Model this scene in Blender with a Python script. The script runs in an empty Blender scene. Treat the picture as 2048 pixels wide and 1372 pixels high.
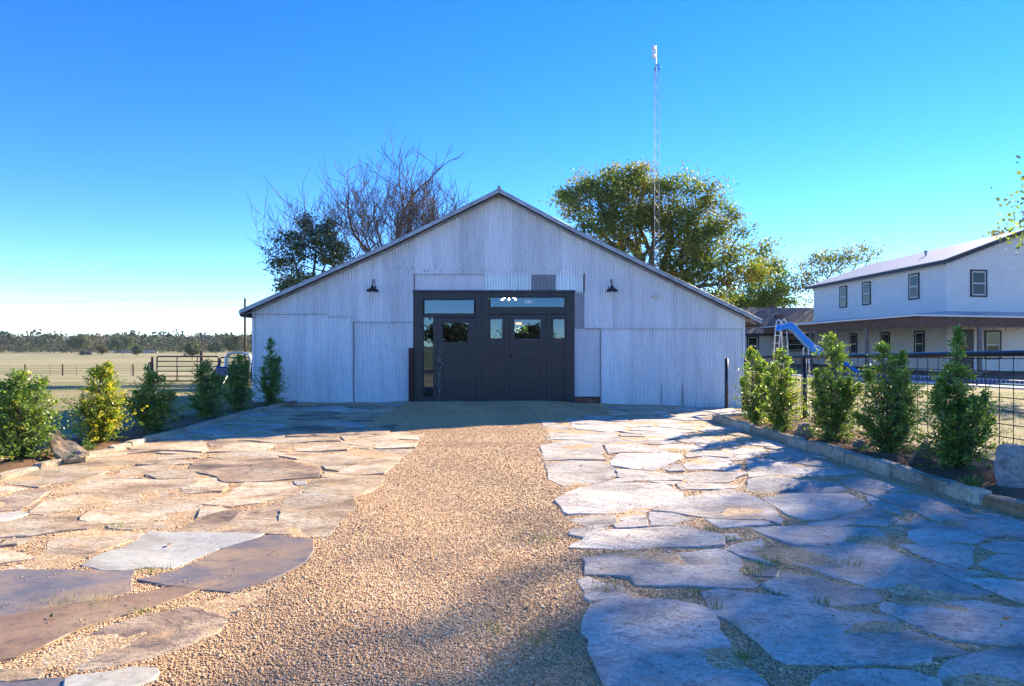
import bpy, bmesh, math, random
import numpy as np
from mathutils import Vector, Matrix
R = math.radians
sc = bpy.context.scene
col = sc.collection
rng = np.random.default_rng(7)

# ---------------------------------------------------------------- camera
EYE = 1.44
F = 1280.0                       # focal length in photo pixels (photo is 2048 wide)
cam_d = bpy.data.cameras.new('camera'); cam = bpy.data.objects.new('camera', cam_d); col.objects.link(cam)
cam.location = (0, 0, EYE); cam.rotation_euler = (R(90), 0, 0)
cam_d.sensor_width = 36; cam_d.lens = 36 * F / 2048; cam_d.shift_y = 4 / 2048
cam_d.clip_start = 0.05; cam_d.clip_end = 9000
sc.camera = cam
# ---------------------------------------------------------------- sun, sky, exposure
SX, SY = 1.45, 1.41              # shadow run per metre of height (towards -X and -Y)
SUN_EL = math.atan(1 / math.hypot(SX, SY)); SUN_AZ = math.atan2(SX, SY)
w = bpy.data.worlds.new('World'); sc.world = w; w.use_nodes = True
wn = w.node_tree.nodes; wl = w.node_tree.links
bg = wn['Background']; sky = wn.new('ShaderNodeTexSky'); sky.sky_type = 'NISHITA'; sky.sun_disc = False
sky.sun_elevation = SUN_EL; sky.sun_rotation = SUN_AZ
sky.altitude = 1500; sky.air_density = 0.8; sky.dust_density = 0.0; sky.ozone_density = 3.0
hs = wn.new('ShaderNodeHueSaturation'); hs.inputs['Saturation'].default_value = 1.31; hs.inputs['Hue'].default_value = 0.511
wl.new(sky.outputs[0], hs.inputs['Color']); wl.new(hs.outputs[0], bg.inputs[0])
bg.inputs[1].default_value = 0.132
sd = bpy.data.lights.new('sun', 'SUN'); sd.energy = 5.0; sd.angle = R(0.5); sd.color = (1.0, 0.84, 0.62)
so = bpy.data.objects.new('sun', sd); col.objects.link(so)
so.rotation_euler = Vector((-SX, -SY, -1)).to_track_quat('-Z', 'Y').to_euler()
so.location = (40, 40, 40)
sc.view_settings.view_transform = 'Standard'; sc.view_settings.look = 'None'
sc.view_settings.exposure = 1.5; sc.view_settings.gamma = 1

# ---------------------------------------------------------------- helpers
def gp(px, py, z=0.0):
    """photo pixel -> point on the horizontal plane z"""
    d = F * (EYE - z) / (py - 690.0)
    return ((px - 1024.0) / F * d, d)
def bw(px, py, Y=16.0):
    """photo pixel -> x, z on the frontal plane at depth Y"""
    return ((px - 1024.0) / F * Y, EYE + (690.0 - py) / F * Y)
def gz(x, y):
    x = np.asarray(x, float); y = np.asarray(y, float)
    l = -0.035 * np.clip(y - 17, 0, 53) - 0.002 * np.clip(y - 70, 0, 320) + 0.0095 * np.clip(y - 430, 0, 1100)
    r = -0.012 * np.clip(y - 8, 0, 14) + 0.0095 * np.clip(y - 430, 0, 1100)
    t = np.clip((x + 5) / 9, 0, 1); t = t * t * (3 - 2 * t)
    return l * (1 - t) + r * t
ORG = {}
def tag(o, label=None, cat=None, group=None, kind=None):
    if label: o['label'] = label
    if cat: o['category'] = cat
    if group: o['group'] = group
    if kind: o['kind'] = kind
    return o
def thing(name, loc, label, cat, group=None):
    o = bpy.data.objects.new(name, None); col.objects.link(o); o.location = loc
    o.empty_display_size = 0.2; ORG[o] = Vector(loc)
    return tag(o, label, cat, group)
def link(name, me, mat, parent=None, smooth=False):
    o = bpy.data.objects.new(name, me); col.objects.link(o)
    if mat:
        for m in (mat if isinstance(mat, (list, tuple)) else [mat]): me.materials.append(m)
    if parent is not None:
        o.parent = parent; ORG[o] = ORG.get(parent, Vector())
    if smooth: me.shade_smooth()
    return o
class MB:
    def __init__(s): s.v = []; s.f = []; s.mi = []
    def add(s, v, f):
        n = len(s.v); s.v += [tuple(p) for p in v]; s.f += [tuple(i + n for i in q) for q in f]
    def box(s, x0, x1, y0, y1, z0, z1, M=None):
        v = [(x, y, z) for z in (z0, z1) for y in (y0, y1) for x in (x0, x1)]
        if M is not None: v = [tuple(M @ Vector(p)) for p in v]
        s.add(v, [(0, 2, 3, 1), (4, 5, 7, 6), (0, 1, 5, 4), (2, 6, 7, 3), (0, 4, 6, 2), (1, 3, 7, 5)])
    def tube(s, pts, r, n=8, cap=True):
        pts = [Vector(p) for p in pts]; m = len(pts)
        rs = list(r) if hasattr(r, '__len__') else [r] * m
        base = len(s.v); up = None
        for i, p in enumerate(pts):
            t = (pts[min(i + 1, m - 1)] - pts[max(i - 1, 0)])
            t = t.normalized() if t.length > 1e-9 else Vector((0, 0, 1))
            if up is None: up = Vector((0, 0, 1)) if abs(t.z) < 0.9 else Vector((1, 0, 0))
            a = t.cross(up); a = a.normalized() if a.length > 1e-6 else t.orthogonal().normalized()
            b = t.cross(a).normalized(); up = -b if b.dot(up) < 0 else b
            b = a.cross(t)
            for k in range(n):
                an = 2 * math.pi * k / n
                s.v.append(tuple(p + (a * math.cos(an) + b * math.sin(an)) * rs[i]))
        for i in range(m - 1):
            for k in range(n):
                k2 = (k + 1) % n
                s.f.append((base + i * n + k, base + i * n + k2, base + (i + 1) * n + k2, base + (i + 1) * n + k))
        if cap:
            s.f.append(tuple(base + k for k in range(n))[::-1]); s.f.append(tuple(base + (m - 1) * n + k for k in range(n)))
    def prism(s, poly, z0, z1):
        n = len(poly)
        s.add([(x, y, z0) for x, y in poly] + [(x, y, z1) for x, y in poly],
              [tuple(range(n))[::-1], tuple(range(n, 2 * n))] + [(i, (i + 1) % n, n + (i + 1) % n, n + i) for i in range(n)])
    def slab(s, poly3, th):
        """polygon given in 3D, thickened downward"""
        n = len(poly3)
        s.add([(x, y, z - th) for x, y, z in poly3] + list(poly3),
              [tuple(range(n))[::-1], tuple(range(n, 2 * n))] + [(i, (i + 1) % n, n + (i + 1) % n, n + i) for i in range(n)])
    def lathe(s, prof, c, n=16, axis='z'):
        base = len(s.v)
        for r, h in prof:
            for k in range(n):
                a = 2 * math.pi * k / n
                if axis == 'z': s.v.append((c[0] + r * math.cos(a), c[1] + r * math.sin(a), c[2] + h))
                elif axis == 'x': s.v.append((c[0] + h, c[1] + r * math.cos(a), c[2] + r * math.sin(a)))
                else: s.v.append((c[0] + r * math.cos(a), c[1] + h, c[2] + r * math.sin(a)))
        for i in range(len(prof) - 1):
            for k in range(n):
                k2 = (k + 1) % n
                s.f.append((base + i * n + k, base + i * n + k2, base + (i + 1) * n + k2, base + (i + 1) * n + k))
    def build(s, name, mat, parent=None, smooth=False, bevel=0):
        o = ORG.get(parent, Vector()) if parent is not None else Vector()
        me = bpy.data.meshes.new(name)
        me.from_pydata([(a - o.x, b - o.y, c - o.z) for a, b, c in s.v], [], s.f)
        bm = bmesh.new(); bm.from_mesh(me); bmesh.ops.recalc_face_normals(bm, faces=bm.faces); 
        if bevel: bmesh.ops.bevel(bm, geom=list(bm.edges), offset=bevel, segments=1, affect='EDGES')
        bm.to_mesh(me); bm.free(); me.update()
        return link(name, me, mat, parent, smooth)
def boxpart(name, mat, parent, *a, bevel=0):
    m = MB(); m.box(*a); return m.build(name, mat, parent, bevel=bevel)
def np_mesh(name, V, Fq, mat, parent=None, colr=None, smooth=False):
    """V (n,3), Fq (m,k) all same size polygons"""
    me = bpy.data.meshes.new(name)
    V = np.asarray(V, np.float32)
    if parent is not None:
        o = ORG.get(parent, Vector()); V = V - np.array([o.x, o.y, o.z], np.float32)
    k = Fq.shape[1]; m = Fq.shape[0]
    me.vertices.add(len(V)); me.vertices.foreach_set('co', V.ravel())
    me.loops.add(m * k); me.loops.foreach_set('vertex_index', Fq.astype(np.int32).ravel())
    me.polygons.add(m); me.polygons.foreach_set('loop_start', np.arange(0, m * k, k, dtype=np.int32))
    me.polygons.foreach_set('loop_total', np.full(m, k, np.int32))
    me.update(calc_edges=True); me.validate()
    if colr is not None:
        a = me.attributes.new('tint', 'FLOAT_COLOR', 'POINT')
        c = np.ones((len(V), 4), np.float32); c[:, :3] = colr; a.data.foreach_set('color', c.ravel())
    return link(name, me, mat, parent, smooth)

# ---------------------------------------------------------------- materials
def newmat(name):
    m = bpy.data.materials.new(name); m.use_nodes = True
    nt = m.node_tree; b = nt.nodes['Principled BSDF']
    return m, nt, b
def nd(nt, t, **kw):
    n = nt.nodes.new(t)
    for k, v in kw.items():
        if k in n.inputs: n.inputs[k].default_value = v
        else: setattr(n, k, v)
    return n
def ramp(nt, fac, stops):
    r = nt.nodes.new('ShaderNodeValToRGB'); e = r.color_ramp.elements
    while len(e) < len(stops): e.new(0.5)
    for i, (p, c) in enumerate(stops): e[i].position = p; e[i].color = (*c, 1) if len(c) == 3 else c
    nt.links.new(fac, r.inputs[0]); return r.outputs[0]
def noise(nt, scale, detail=6, rough=0.6, vec=None, dist=0.0):
    n = nd(nt, 'ShaderNodeTexNoise', Scale=scale, Detail=detail, Roughness=rough, Distortion=dist)
    if vec is not None: nt.links.new(vec, n.inputs['Vector'])
    return n.outputs[0]
def mapped(nt, scale=(1, 1, 1), coord='Object', rot=(0, 0, 0)):
    if coord == 'World': src = nd(nt, 'ShaderNodeNewGeometry').outputs['Position']
    else: src = nd(nt, 'ShaderNodeTexCoord').outputs[coord]
    m = nt.nodes.new('ShaderNodeMapping'); m.inputs['Scale'].default_value = scale; m.inputs['Rotation'].default_value = rot
    nt.links.new(src, m.inputs['Vector']); return m.outputs[0]
def mixc(nt, fac, a, b, mode='MIX'):
    m = nt.nodes.new('ShaderNodeMix'); m.data_type = 'RGBA'; m.blend_type = mode
    for sock, v in ((m.inputs[0], fac), (m.inputs[6], a), (m.inputs[7], b)):
        if isinstance(v, (int, float)): sock.default_value = v
        elif isinstance(v, tuple): sock.default_value = (*v, 1) if len(v) == 3 else v
        else: nt.links.new(v, sock)
    return m.outputs[2]
def bump(nt, b, h, strength=0.5, dist=0.01):
    n = nd(nt, 'ShaderNodeBump', Strength=strength, Distance=dist)
    nt.links.new(h, n.inputs['Height']); nt.links.new(n.outputs[0], b.inputs['Normal']); return n
def simple(name, c, rough=0.6, metal=0.0, var=0.15, scale=8.0, bmp=0.0, spec=0.5):
    m, nt, b = newmat(name)
    v = noise(nt, scale, 5, 0.6, mapped(nt))
    d = tuple(max(0, x * (1 - var)) for x in c); l = tuple(min(1, x * (1 + var)) for x in c)
    nt.links.new(ramp(nt, v, [(0.3, d), (0.7, l)]), b.inputs['Base Color'])
    b.inputs['Roughness'].default_value = rough; b.inputs['Metallic'].default_value = metal
    b.inputs['Specular IOR Level'].default_value = spec
    if bmp: bump(nt, b, v, bmp, 0.01)
    return m
M = {}
def mat_leaf(name, base, trans=0.4, rough=0.45, tip=None):
    m, nt, b = newmat(name)
    at = nd(nt, 'ShaderNodeAttribute', attribute_name='tint')
    c = mixc(nt, 1.0, base, at.outputs['Color'], 'MULTIPLY')
    nt.links.new(c, b.inputs['Base Color']); b.inputs['Roughness'].default_value = rough
    tr = nt.nodes.new('ShaderNodeBsdfTranslucent')
    c2 = mixc(nt, 1.0, c, (1.25, 1.3, 0.5), 'MULTIPLY'); nt.links.new(c2, tr.inputs[0])
    mx = nt.nodes.new('ShaderNodeMixShader'); mx.inputs[0].default_value = trans
    nt.links.new(b.outputs[0], mx.inputs[1]); nt.links.new(tr.outputs[0], mx.inputs[2])
    nt.links.new(mx.outputs[0], nt.nodes['Material Output'].inputs[0]); return m
M['holly'] = mat_leaf('holly_leaf', (0.165, 0.27, 0.06), 0.45, 0.32)
M['tree_leaf'] = mat_leaf('pecan_leaf', (0.185, 0.225, 0.065), 0.5, 0.5)
M['dark_leaf'] = mat_leaf('evergreen_leaf', (0.06, 0.10, 0.055), 0.3, 0.5)
M['far_leaf'] = mat_leaf('far_leaf', (0.055, 0.068, 0.038), 0.25, 0.7)
M['grass'] = mat_leaf('grass_blade', (0.12, 0.19, 0.045), 0.3, 0.6)
M['bark'] = simple('bark', (0.12, 0.095, 0.075), 0.9, var=0.4, scale=14, bmp=0.6)
M['bare_bark'] = simple('bare_bark', (0.15, 0.115, 0.095), 0.9, var=0.3, scale=10)

def mat_pebble():
    m, nt, b = newmat('pea_gravel_pebble')
    at = nd(nt, 'ShaderNodeAttribute', attribute_name='tint')
    nt.links.new(at.outputs['Color'], b.inputs['Base Color']); b.inputs['Roughness'].default_value = 0.7; return m
M['pebble'] = mat_pebble()
PEB = [(0.0, (0.18, 0.11, 0.065)), (0.1, (0.46, 0.28, 0.14)), (0.42, (0.64, 0.43, 0.22)), (0.65, (0.72, 0.52, 0.29)), (0.85, (0.56, 0.37, 0.19)), (1.0, (0.80, 0.68, 0.50))]
def mat_gravel():
    m, nt, b = newmat('pea_gravel')
    v = mapped(nt, coord='World')
    vo = nd(nt, 'ShaderNodeTexVoronoi', Scale=75.0); nt.links.new(v, vo.inputs['Vector'])
    sp = nt.nodes.new('ShaderNodeSeparateColor'); nt.links.new(vo.outputs['Color'], sp.inputs[0])
    c = ramp(nt, sp.outputs[0], PEB)
    big = noise(nt, 0.9, 5, 0.6, v)
    mid = noise(nt, 16, 6, 0.8, v)
    c = mixc(nt, ramp(nt, mid, [(0.36, (0.6, 0.6, 0.6)), (0.52, (0, 0, 0))]), c, (0.20, 0.11, 0.055))
    c = mixc(nt, ramp(nt, big, [(0.42, (0, 0, 0)), (0.75, (0.45, 0.45, 0.45))]), c, (0.26, 0.14, 0.07))
    nt.links.new(c, b.inputs['Base Color']); b.inputs['Roughness'].default_value = 0.85
    inv = nd(nt, 'ShaderNodeMath', operation='SUBTRACT'); inv.inputs[0].default_value = 1; nt.links.new(vo.outputs['Distance'], inv.inputs[1])
    bump(nt, b, inv.outputs[0], 0.6, 0.008); return m
M['gravel'] = mat_gravel()
def mat_mulch():
    m, nt, b = newmat('bed_mulch')
    v = mapped(nt, coord='World')
    n1 = noise(nt, 60, 6, 0.75, v); n2 = noise(nt, 2.5, 4, 0.6, v)
    c = ramp(nt, n1, [(0.25, (0.07, 0.035, 0.02)), (0.5, (0.22, 0.115, 0.055)), (0.75, (0.40, 0.23, 0.11))])
    c = mixc(nt, ramp(nt, n2, [(0.4, (0, 0, 0)), (0.7, (0.5, 0.5, 0.5))]), c, (0.15, 0.08, 0.045))
    nt.links.new(c, b.inputs['Base Color']); b.inputs['Roughness'].default_value = 0.95
    bump(nt, b, n1, 1.0, 0.03); return m
M['mulch'] = mat_mulch()
def mat_field():
    m, nt, b = newmat('dry_pasture')
    v = mapped(nt, coord='World')
    vs = mapped(nt, (0.18, 1, 1), coord='World')
    n1 = noise(nt, 0.09, 6, 0.65, vs); n2 = noise(nt, 18, 6, 0.8, v); n3 = noise(nt, 0.6, 5, 0.65, v)
    c = ramp(nt, n1, [(0.38, (0.16, 0.17, 0.065)), (0.47, (0.33, 0.28, 0.13)), (0.62, (0.45, 0.36, 0.19))])
    g = ramp(nt, n3, [(0.44, (0, 0, 0)), (0.66, (0.6, 0.6, 0.6))])
    c = mixc(nt, g, c, (0.20, 0.225, 0.075))
    c = mixc(nt, ramp(nt, n2, [(0.3, (0.55, 0.55, 0.55)), (0.6, (0, 0, 0))]), c, (0.115, 0.105, 0.045))
    nt.links.new(c, b.inputs['Base Color']); b.inputs['Roughness'].default_value = 0.95
    bump(nt, b, n2, 0.8, 0.05); return m
M['field'] = mat_field()
def mat_stone(name, cols, smooth=False, dirt=0.3):
    m, nt, b = newmat(name)
    oi = nd(nt, 'ShaderNodeObjectInfo')
    geo = nd(nt, 'ShaderNodeNewGeometry').outputs['Position']
    ad = nd(nt, 'ShaderNodeVectorMath', operation='MULTIPLY_ADD'); ad.inputs[1].default_value = (1, 1, 1)
    sc_ = nd(nt, 'ShaderNodeVectorMath', operation='SCALE'); sc_.inputs['Scale'].default_value = 37.0
    cv = nt.nodes.new('ShaderNodeCombineXYZ')
    for k in range(3): nt.links.new(oi.outputs['Random'], cv.inputs[k])
    nt.links.new(cv.outputs[0], sc_.inputs[0]); nt.links.new(geo, ad.inputs[0]); nt.links.new(sc_.outputs[0], ad.inputs[2])
    v = ad.outputs[0]
    mp = nt.nodes.new('ShaderNodeMapping'); mp.inputs['Scale'].default_value = (0.75, 1.15, 1); nt.links.new(v, mp.inputs['Vector'])
    n1 = noise(nt, 2.0, 7, 0.62, mp.outputs[0], 0.25); n2 = noise(nt, 34, 6, 0.75, v); n3 = noise(nt, 5.5, 8, 0.66, mp.outputs[0], 0.35); n4 = noise(nt, 11, 5, 0.7, mp.outputs[0], 0.2)
    k = len(cols); c = ramp(nt, n1, [(0.34 + 0.32 * i / (k - 1), cc) for i, cc in enumerate(cols)])
    c = mixc(nt, ramp(nt, n4, [(0.34, (0.55, 0.55, 0.55)), (0.5, (0, 0, 0)), (0.62, (0, 0, 0)), (0.7, (0.35, 0.35, 0.35))]), c, tuple(x * 0.8 for x in cols[0]))
    c = mixc(nt, ramp(nt, n2, [(0.3, (0.5, 0.5, 0.5)), (0.5, (0, 0, 0))]), c, tuple(x * 0.45 for x in cols[0]))
    c = mixc(nt, ramp(nt, n3, [(0.5, (0, 0, 0)), (0.68, (dirt * 2, dirt * 2, dirt * 2))]), c, (0.48, 0.30, 0.15))
    hsv = nt.nodes.new('ShaderNodeHueSaturation'); nt.links.new(c, hsv.inputs['Color'])
    mr = nd(nt, 'ShaderNodeMapRange'); mr.inputs[3].default_value = 0.82; mr.inputs[4].default_value = 1.15
    nt.links.new(oi.outputs['Random'], mr.inputs[0]); nt.links.new(mr.outputs[0], hsv.inputs['Value'])
    nt.links.new(hsv.outputs[0], b.inputs['Base Color'])
    b.inputs['Roughness'].default_value = 0.5 if smooth else 0.85
    if smooth: bump(nt, b, mixc(nt, 0.2, n1, n2), 0.35, 0.02)
    else:
        cl_ = noise(nt, 3.2, 9, 0.7, mp.outputs[0], 0.5)
        rg = ramp(nt, cl_, [(0.30, (0, 0, 0)), (0.40, (.18, .18, .18)), (0.415, (.36, .36, .36)), (0.48, (.42, .42, .42)), (0.495, (.6, .6, .6)), (0.56, (.66, .66, .66)), (0.575, (.84, .84, .84)), (0.7, (1, 1, 1))])
        hh = mixc(nt, 0.35, rg, mixc(nt, 0.4, n4, n2)); bump(nt, b, hh, 1.0, 0.035)
    return m
M['s_tan'] = mat_stone('sandstone_tan', [(0.28, 0.19, 0.12), (0.52, 0.39, 0.25), (0.64, 0.52, 0.36), (0.70, 0.61, 0.47)], dirt=0.4)
M['s_grey'] = mat_stone('sandstone_grey', [(0.32, 0.28, 0.25), (0.52, 0.47, 0.42), (0.63, 0.58, 0.52), (0.68, 0.64, 0.58)], dirt=0.2)
M['s_purple'] = mat_stone('sandstone_purple', [(0.14, 0.10, 0.085), (0.30, 0.21, 0.15), (0.48, 0.36, 0.24), (0.56, 0.45, 0.32)], dirt=0.4)
M['s_white'] = mat_stone('limestone_white', [(0.36, 0.31, 0.22), (0.50, 0.47, 0.38), (0.56, 0.54, 0.45), (0.60, 0.58, 0.49)], True, 0.1)
M['s_pale'] = mat_stone('sandstone_pale', [(0.34, 0.30, 0.26), (0.50, 0.46, 0.41), (0.56, 0.53, 0.48)], dirt=0.1)
M['s_brown'] = mat_stone('slate_brown', [(0.16, 0.10, 0.06), (0.26, 0.16, 0.085), (0.31, 0.19, 0.10), (0.36, 0.24, 0.13)], True, 0.1)
M['s_slate'] = mat_stone('slate_grey_brown', [(0.15, 0.14, 0.145), (0.24, 0.19, 0.16), (0.33, 0.23, 0.14), (0.46, 0.31, 0.16)], True, 0.1)
M['kerb'] = mat_stone('kerb_limestone', [(0.26, 0.21, 0.15), (0.48, 0.42, 0.32), (0.58, 0.53, 0.43)], dirt=0.15)
M['boulder'] = mat_stone('boulder_stone', [(0.20, 0.16, 0.15), (0.36, 0.30, 0.27), (0.48, 0.42, 0.37)], dirt=0.1)

def mat_sheet(name, c, metal=0.0, rough=0.5, rust=0.5):
    m, nt, b = newmat(name)
    v = mapped(nt, coord='World')
    vs = mapped(nt, (3, 3, 0.35), coord='World')
    n1 = noise(nt, 1.3, 6, 0.65, vs); n2 = noise(nt, 22, 5, 0.7, v); n3 = noise(nt, 1.1, 4, 0.5, v)
    d = tuple(x * 0.80 for x in c)
    cc = ramp(nt, n1, [(0.32, d), (0.6, c)])
    vo = nd(nt, 'ShaderNodeTexVoronoi', Scale=5.5); nt.links.new(v, vo.inputs['Vector'])
    sp = mixc(nt, 1.0, ramp(nt, vo.outputs['Distance'], [(0.03, (1, 1, 1)), (0.07, (0, 0, 0))]), ramp(nt, n3, [(0.5, (0, 0, 0)), (0.56, (1, 1, 1))]), 'MULTIPLY')
    cc = mixc(nt, sp, cc, (0.10, 0.05, 0.03))
    st = mixc(nt, 1.0, ramp(nt, n1, [(0.60, (0, 0, 0)), (0.78, (rust, rust, rust))]), ramp(nt, n2, [(0.4, (0, 0, 0)), (0.6, (1, 1, 1))]), 'MULTIPLY')
    cc = mixc(nt, st, cc, (0.30, 0.22, 0.16))
    oi = nd(nt, 'ShaderNodeObjectInfo'); hsv = nt.nodes.new('ShaderNodeHueSaturation'); nt.links.new(cc, hsv.inputs['Color'])
    mr = nd(nt, 'ShaderNodeMapRange'); mr.inputs[3].default_value = 0.86; mr.inputs[4].default_value = 1.04
    nt.links.new(oi.outputs['Random'], mr.inputs[0]); nt.links.new(mr.outputs[0], hsv.inputs['Value'])
    nt.links.new(hsv.outputs[0], b.inputs['Base Color'])
    b.inputs['Roughness'].default_value = rough; b.inputs['Metallic'].default_value = metal
    bump(nt, b, n3, 0.25, 0.02); return m
M['sheet'] = mat_sheet('white_painted_tin', (0.78, 0.82, 0.87))
M['flat_sheet'] = mat_sheet('white_flat_panel', (0.70, 0.71, 0.76))
M['galv'] = mat_sheet('galvanised_tin', (0.72, 0.76, 0.80), 0.75, 0.38, 0.1)
M['galv_dark'] = mat_sheet('weathered_galvanised_tin', (0.30, 0.31, 0.35), 0.6, 0.5, 0.2)
M['roof_tin'] = mat_sheet('roof_tin', (0.42, 0.44, 0.46), 0.6, 0.45, 0.4)
M['rake'] = simple('rake_trim', (0.34, 0.36, 0.40), 0.5, 0.35, 0.3, 5)
M['oldwood'] = simple('weathered_wood', (0.14, 0.11, 0.09), 0.85, 0, 0.4, 9, 0.4)
M['black_paint'] = simple('black_door_paint', (0.018, 0.019, 0.024), 0.42, 0, 0.25, 6)
M['black_metal'] = simple('black_metal', (0.015, 0.016, 0.02), 0.35, 0.2, 0.2)
M['pipe'] = simple('black_pipe', (0.02, 0.022, 0.03), 0.3, 0.0, 0.2, 4)
M['rust'] = simple('rusty_steel', (0.075, 0.03, 0.022), 0.85, 0.2, 0.5, 20, 0.3)
M['wire'] = simple('fence_wire', (0.025, 0.025, 0.03), 0.5, 0.5)
M['galv_steel'] = simple('galvanised_steel', (0.55, 0.56, 0.58), 0.4, 0.7, 0.15)
M['white_paint'] = simple('white_paint', (0.75, 0.75, 0.74), 0.5, 0, 0.06)
M['concrete'] = simple('pale_concrete', (0.55, 0.53, 0.49), 0.85, 0, 0.15, 5, 0.2)
M['dark_floor'] = simple('dark_concrete', (0.10, 0.09, 0.085), 0.8, 0, 0.2)
M['interior'] = simple('interior_boards', (0.07, 0.055, 0.04), 0.9, 0, 0.4, 5)
M['shingle'] = simple('asphalt_shingle', (0.13, 0.12, 0.115), 0.95, 0, 0.3, 40, 0.5)
M['house_roof'] = simple('grey_metal_roof', (0.34, 0.35, 0.39), 0.55, 0.2, 0.08, 2)
M['porch_roof'] = simple('blue_grey_metal_roof', (0.25, 0.36, 0.46), 0.35, 0.5, 0.1, 2)
M['fascia'] = simple('black_fascia', (0.03, 0.03, 0.035), 0.6)
M['porch_wood'] = simple('stained_beam', (0.13, 0.075, 0.055), 0.8, 0, 0.4, 4, 0.3)
M['post_wood'] = simple('grey_post', (0.20, 0.17, 0.16), 0.8, 0, 0.3, 6, 0.3)
M['patio'] = simple('brick_patio', (0.16, 0.09, 0.07), 0.9, 0, 0.35, 8, 0.3)
M['slide'] = simple('blue_plastic', (0.004, 0.23, 0.78), 0.4, 0, 0.08)
M['slide_edge'] = simple('pale_blue_edge', (0.35, 0.55, 0.75), 0.4)
M['blue_paint'] = simple('blue_paint', (0.015, 0.035, 0.16), 0.3, 0, 0.15)
M['tyre'] = simple('tyre_rubber', (0.018, 0.018, 0.018), 0.9)
M['farbale'] = simple('white_wrap', (0.8, 0.8, 0.8), 0.6)
M['fencepost'] = simple('cedar_post', (0.10, 0.07, 0.055), 0.95, 0, 0.4, 10, 0.5)
def mat_siding():
    m, nt, b = newmat('white_lap_siding')
    geo = nd(nt, 'ShaderNodeNewGeometry').outputs['Position']
    sp = nt.nodes.new('ShaderNodeSeparateXYZ'); nt.links.new(geo, sp.inputs[0])
    mm = nd(nt, 'ShaderNodeMath', operation='MULTIPLY'); mm.inputs[1].default_value = 1 / 0.16; nt.links.new(sp.outputs[2], mm.inputs[0])
    fr = nd(nt, 'ShaderNodeMath', operation='FRACT'); nt.links.new(mm.outputs[0], fr.inputs[0])
    v = noise(nt, 1.5, 4, 0.6, mapped(nt, coord='World'))
    nt.links.new(ramp(nt, v, [(0.3, (0.71, 0.70, 0.68)), (0.7, (0.78, 0.77, 0.75))]), b.inputs['Base Color'])
    b.inputs['Roughness'].default_value = 0.6
    iv = nd(nt, 'ShaderNodeMath', operation='SUBTRACT'); iv.inputs[0].default_value = 1; nt.links.new(fr.outputs[0], iv.inputs[1])
    bump(nt, b, iv.outputs[0], 1.0, 0.02); return m
M['siding'] = mat_siding()
def mat_glass(name, refl=0.3):
    m, nt, b = newmat(name)
    g = nt.nodes.new('ShaderNodeBsdfGlossy'); g.inputs['Roughness'].default_value = 0.01; g.inputs['Color'].default_value = (0.5, 0.75, 1, 1)
    nz = nt.nodes.new('ShaderNodeBump'); nz.inputs['Strength'].default_value = 0.06; nz.inputs['Distance'].default_value = 0.02
    nt.links.new(noise(nt, 1.7, 2, 0.5, mapped(nt, coord='World')), nz.inputs['Height']); nt.links.new(nz.outputs[0], g.inputs['Normal'])
    t = nt.nodes.new('ShaderNodeBsdfTransparent'); t.inputs[0].default_value = (0.75, 0.8, 0.8, 1)
    mx = nt.nodes.new('ShaderNodeMixShader'); mx.inputs[0].default_value = refl
    nt.links.new(t.outputs[0], mx.inputs[1]); nt.links.new(g.outputs[0], mx.inputs[2])
    nt.links.new(mx.outputs[0], nt.nodes['Material Output'].inputs[0]); return m
M['glass'] = mat_glass('window_glass', 0.13)
M['dark_pane'] = simple('dark_window_pane', (0.012, 0.014, 0.018), 0.05, 0, 0.1, spec=0.45)
def mat_water():
    m, nt, b = newmat('pool_water')
    b.inputs['Base Color'].default_value = (0.03, 0.26, 0.48, 1); b.inputs['Roughness'].default_value = 0.15; b.inputs['Specular IOR Level'].default_value = 0.25
    bump(nt, b, noise(nt, 3, 3, 0.5, mapped(nt, coord='World')), 0.15, 0.03); return m
M['water'] = mat_water()
def mat_emit(name, c, s):
    m, nt, b = newmat(name); b.inputs['Emission Color'].default_value = (*c, 1); b.inputs['Emission Strength'].default_value = s; return m
M['bulb'] = mat_emit('lit_bulb', (1, 0.86, 0.66), 30.0)
M['red_bulb'] = mat_emit('lit_red_sign', (1, 0.18, 0.05), 6.0)

# ================================================================ SETTING
# ---- pasture / lawn: one sheet to the horizon
def axis(lo, hi, pts):
    a = np.concatenate([np.linspace(p[0], p[1], p[2], endpoint=False) for p in pts] + [[pts[-1][1]]]); return a
gx = axis(0, 0, [(-2600, -300, 24), (-300, -40, 27), (-40, 40, 61), (40, 300, 27), (300, 2600, 20)])
gy = axis(0, 0, [(-600, -20, 14), (-20, 80, 81), (80, 440, 46), (440, 1600, 30), (1600, 4200, 8)])
GX, GY = np.meshgrid(gx, gy)
nz = 0.03 * np.sin(GX * 0.7 + 1.3 * np.sin(GY * 0.3)) * np.clip((GY - 18) / 20, 0, 1) * (np.abs(GX) < 300)
GZ = gz(GX, GY) - 0.03 + nz * (GX < -7)
V = np.stack([GX.ravel(), GY.ravel(), GZ.ravel()], 1)
ny, nx = GX.shape; idx = np.arange(nx * ny).reshape(ny, nx)
Q = np.stack([idx[:-1, :-1].ravel(), idx[:-1, 1:].ravel(), idx[1:, 1:].ravel(), idx[1:, :-1].ravel()], 1)
tag(np_mesh('ground', V, Q, M['field'], smooth=True), kind='structure')

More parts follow.
